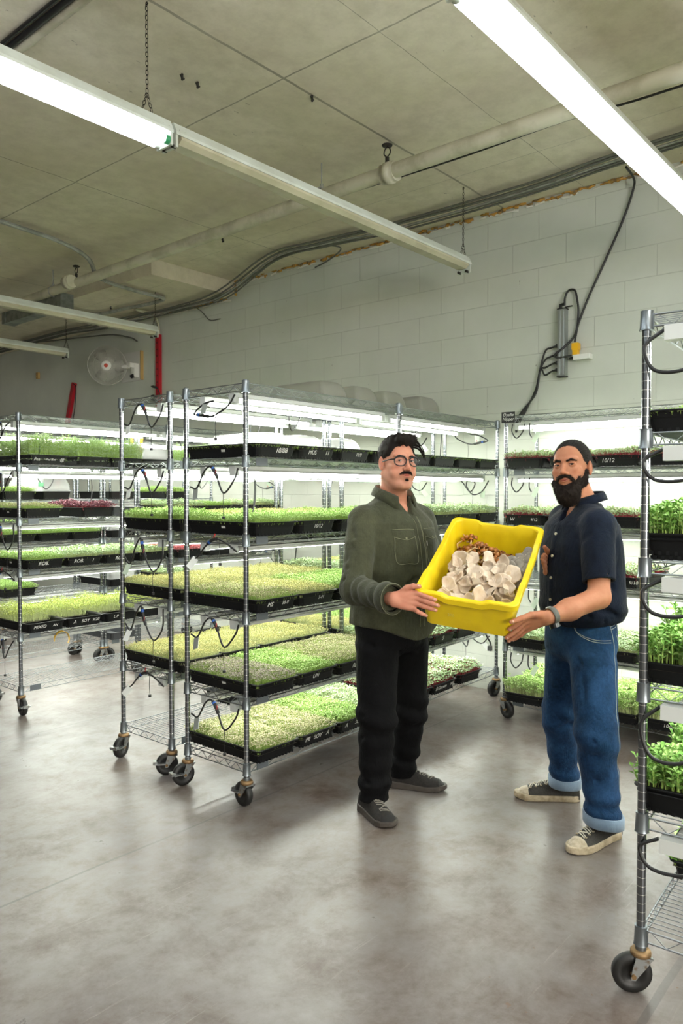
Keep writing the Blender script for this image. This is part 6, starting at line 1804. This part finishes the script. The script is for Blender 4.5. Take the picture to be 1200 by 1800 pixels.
m_btn = mat('pearl_button', '#b7b09a', .3)
b = D2.patch(rect(.012, -.020, .915, 1.34), .0028, nu=4, nv=30)
if b: p2.mb('placket', b, m_navy, shirt_o2)
for z in (1.290, 1.195, 1.100, 1.005, .935):
    h, n_ = D2.pt(-.0 + .003, z)
    if h is not None: b = MB(); b.cyl(h + n_ * .002, h + n_ * .0065, .0062, 12); p2.mb('button', b, m_btn, shirt_o2)
b = D2.patch(rect(.050, .155, 1.16, 1.275), .0026)
if b: p2.mb('pocket', b, m_navy, shirt_o2)
m_seam2 = mat('navy_seam', '#2c3850', .8)
b = MB()
D2s = Drape(V, Q, np.array((1.062, 3.352, 0)), FW2, LF2)
for pts in ([(.015, 1.38), (-.02, 1.35), (-.03, 1.30)], [(-.11, 1.36), (-.115, 1.25), (-.11, 1.12)], [(-.03, 1.395), (.0, 1.36)]):
    l = D2s.line(pts, .0012, lift=.0008, f=LF2); b.add(l.v, l.f, 0, True)
if b.v: p2.mb('seam_stitching', b, m_seam2, shirt_o2)

m_denim = cloth('blue_denim', '#122945', '#29496f', ws=.6, sheen=.03, lo=.38, hi=.66)
m_denim_in = cloth('turned_up_denim', '#6f8299', '#8598ac', ws=.3)
m_thr = mat('denim_stitch', '#a3a7a0', .8)
CRJ2 = [((.96, 3.2, .80), (1.04, 3.16, .72), .012, .006), ((1.0, 3.14, .70), (1.02, 3.08, .52), .013, .005), ((1.0, 3.02, .47), (1.1, 3.06, .44), .012, .007), ((1.02, 3.04, .40), (1.12, 3.1, .45), .012, .006), ((1.04, 3.06, .30), (1.14, 3.1, .34), .012, .005), ((.95, 3.42, .36), (1.03, 3.42, .42), .012, .006), ((1.13, 3.2, .74), (1.19, 3.3, .82), .012, .006)]
jf2 = legs_fn(K2, [(.73, 1.06, 3.352, .10, .085), (.76, 1.06, 3.352, .135, .115), (.82, 1.062, 3.352, .160, .135), (.90, 1.062, 3.352, .160, .136), (.945, 1.062, 3.352, .155, .134)],
              dict(L=(.102, .084, .070), R=(.098, .074, .064)), CRJ2, 41, dict(L=.100, R=.092), RT2, FW2, amp=.0065)
V, Q = sdf_mesh(jf2, (.86, 2.93, .06), (1.28, 3.74, .95), .0044, .014); V = relax(V, Q, 1); jeans2 = p2.add('jeans', V, Q, m_denim)
for s_, zc, tx in (('L', .108, .10), ('R', .098, .03)):
    a = np.array(K2[s_ + 'a']); k = np.array(K2[s_ + 'k']); u = (zc - a[2]) / (k[2] - a[2]); c = a + (k - a) * u; r = .080 if s_ == 'L' else .073
    b = MB(); rings = []
    for (dz, rr2) in ((-.026, r - .006), (-.028, r), (-.024, r + .004), (.018, r + .004), (.022, r + .001), (.020, r - .006)):
        rings.append([tuple(c + np.array((rr2 * math.cos(t_), rr2 * math.sin(t_) * 1.0, dz + tx * rr2 * math.cos(t_) * -1 + .0015 * math.sin(3 * t_)))) for t_ in np.linspace(0, 2 * PI, 36, endpoint=False)])
    b.loft(rings, 0, True); p2.mb('turned_up_cuff', b, m_denim_in, jeans2)
# jeans details on the side that shows
DJ = Drape(V, Q, np.array((1.062, 3.352, 0)), FW2, LF2)
b = MB()
LN = [([(-.012, .925), (-.014, .80), (.018, .65), (.055, .48), (.030, .30), (.005, .16)], .0012), ([(.115, .90), (.105, .865), (.07, .843), (.0, .838)], .0013), ([(.113, .908), (.108, .874), (.072, .852), (.0, .847)], .0013),
      ([(-.045, .868), (-.130, .895)], .0012), ([(-.047, .858), (-.130, .885)], .0012), ([(-.047, .862), (-.075, .745), (-.10, .72), (-.125, .735)], .0012), ([(-.012, .900), (-.06, .908), (-.13, .925)], .0012), ([(-.012, .890), (-.06, .898), (-.13, .915)], .0012),
      ([(.13, .918), (.05, .925), (-.012, .928), (-.13, .945)], .0012)]
for pts, r in LN:
    l = DJ.line(pts, r, lift=.0008, f=LF2, sub=9); b.add(l.v, l.f, 0, True)
if b.v: p2.mb('denim_stitching', b, m_thr, jeans2)
for a in (-.035, .09):
    h, n_ = DJ.pt(a, .925, LF2)
    if h is not None:
        b = MB(); b.tube([h + n_ * .002 + Vector((0, 0, .018)), h + n_ * .006, h + n_ * .002 - Vector((0, 0, .022))], .0045, 5); p2.mb('belt_loop', b, m_denim, jeans2)
m_canvas = mat('charcoal_canvas', '#34322f', .85, noise=(200, '#403d39', .4, .6)); m_toecap = mat('worn_rubber_toe', '#c3b6a0', .5, noise=(40, '#a6977f', .4, .65)); m_csole = mat('dirty_cream_sole', '#c2b298', .55, noise=(30, '#9c8b70', .4, .65))
shoe(p2, (1.185, 3.225), (.925, 3.045), 'canvas_shoe', [m_canvas, m_toecap, m_csole, m_lace_w], 'canvas', (1.10, 3.15, .09))
shoe(p2, (1.135, 3.59), (.838, 3.63), 'canvas_shoe', [m_canvas, m_toecap, m_csole, m_lace_w], 'canvas', (1.065, 3.585, .09))
# watch
m_band = mat('grey_watch_band', '#55544f', .55); m_wface = mat('watch_face', '#0e0f10', .2)
Wc = np.array(Wr2) + (np.array((.90, 2.985, 1.008)) - np.array(Wr2)) * .22; wd = np.array(Wr2) - np.array((.90, 2.985, 1.008)); wd /= np.linalg.norm(wd)
b = MB(); b.loft([ringat(Wc - wd * .012, wd, .0345), ringat(Wc - wd * .011, wd, .0362), ringat(Wc + wd * .011, wd, .0345), ringat(Wc + wd * .012, wd, .0325), ringat(Wc, wd, .030)], 0, True)
wt = p2.mb('wrist_watch', b, m_band)
dn = np.array((.0, -.35, -.94)); dn = dn - wd * (dn @ wd); dn /= np.linalg.norm(dn)
b = MB(); b.cyl(Wc + dn * .030, Wc + dn * .046, .021, 24, 1); p2.mb('watch_case', b, [m_band, m_wface], wt)
b = MB(); up_ = -dn; b.tube([Wc + up_ * .036 + np.array((.0, -.004, 0)) - wd * .012, Wc + up_ * .037 - wd * .0, Wc + up_ * .036 + wd * .012], .0022, 5); p2.mb('watch_buckle', b, m_alu, wt)

# hair tied back and beard
def hair2(P):
    q = hl(P, c2, R2); x, y, z = q[:, 0], q[:, 1], q[:, 2]
    d = d_ell(q, (0, -.018, .046), (.0785, .0985, .0905))
    line = np.interp(y, [-.13, -.06, -.015, -.002, .014, .030, .050, .064, .09], [-.07, -.055, -.004, -.050, -.050, .020, .072, .104, .120])
    line = np.where(np.abs(x) < .03, np.minimum(line, np.interp(y, [.03, .05, .07, .08], [.02, .07, .100, .115])), line)
    d = -smin(-d, (z - line), .004)
    bun = d_ell(q, (0, -.122, .020), (.030, .026, .028)); d = smin(d, bun, .010)
    d = smin(d, d_cap(q, (0, -.105, -.02), (.02, -.095, -.065), .018, .006), .01)
    ang = np.arctan2(z + .0, np.abs(x) + .02)
    d = d + .0014 * np.sin(120 * ang + 2 * wav(q, 30, 8)) + .0014 * wav(q, 60, 7)
    return d
V, Q = sdf_mesh(hair2, c2 - .19, c2 + .19, .0024, .012); V = relax(V, Q, 1, .3)
sv, sq = strands(V, vnormals(V, Q), 2600, .024, .0006, lambda p: np.repeat((np.array((0, -1., -.1)) @ R2.T)[None], len(p), 0), 14, .08, .12)
b = MB(); rg = random.Random(4)
for k in range(26):
    a = np.array((rg.uniform(-.02, .03), -.10 + rg.uniform(-.02, .01), rg.uniform(-.07, -.02))); pts = [c2 + R2 @ a]
    for j in range(4): a = a + np.array((rg.uniform(-.008, .01), -.006 + rg.uniform(-.008, .006), -.010 + rg.uniform(-.003, .003))); pts.append(c2 + R2 @ a)
    b.tube(spline(pts, 3), .0009, 4)
LV = np.array([tuple(v) for v in b.v]); LQ = np.array([f for f in b.f if len(f) == 4])
p2.add('hair', *merge([(V, Q), (sv, sq), (LV, LQ)]), m_hair2)
def beard(P):
    q = hl(P, c2, R2); m = q.copy(); m[:, 0] = np.abs(m[:, 0])
    d = d_cap(m, (.066, .010, -.015), (.058, .022, -.06), .012, .018)
    d = smin(d, d_cap(m, (.055, .030, -.058), (.030, .066, -.088), .019, .024), .02)
    d = smin(d, d_ell(q, (0, .058, -.112), (.052, .046, .044)), .02)
    d = smin(d, d_ell(q, (0, .052, -.135), (.040, .038, .030)), .02)
    d = smin(d, d_cap(m, (.045, .060, -.045), (.040, .070, -.075), .014, .016), .01)
    # bare lower lip and mouth
    d = -smin(-d, d_ell(q, (0, .112, -.063), (.021, .030, .017)), .005)
    mo = smin(d_cap(m, (.003, .100, -.040), (.020, .0945, -.043), .0070, .0075), d_cap(m, (.020, .0945, -.043), (.035, .082, -.060), .0075, .007), .004)
    d = smin(d, mo, .004)
    return d + .0022 * wav(q, 120, 21) + .0022 * wav(q, 60, 22)
V, Q = sdf_mesh(beard, c2 + np.array((-.13, -.13, -.22)), c2 + np.array((.13, .13, .06)), .0026, .012)
Nn = vnormals(V, Q)
sv, sq = strands(V, Nn, 9000, .010, .0005, lambda p: np.repeat((np.array((0, .35, -1.)) @ R2.T)[None], len(p), 0), 24, .4, .4, curl=.15)
m_beard = mat('dark_beard', '#1b120d', .75, spec=.2, bump=(300, .5, .002))
p2.add('beard', *merge([(V, Q), (sv, sq)]), m_beard)
face_hair(p2, c2, R2, [((.014, .0935, .0255), (.032, .0895, .0310), .0036, .0038), ((.032, .0895, .0310), (.051, .072, .0265), .0038, .0018)], 0, 500, .006, 27, 'eyebrows', m_beard, None, (1, 0, .3))
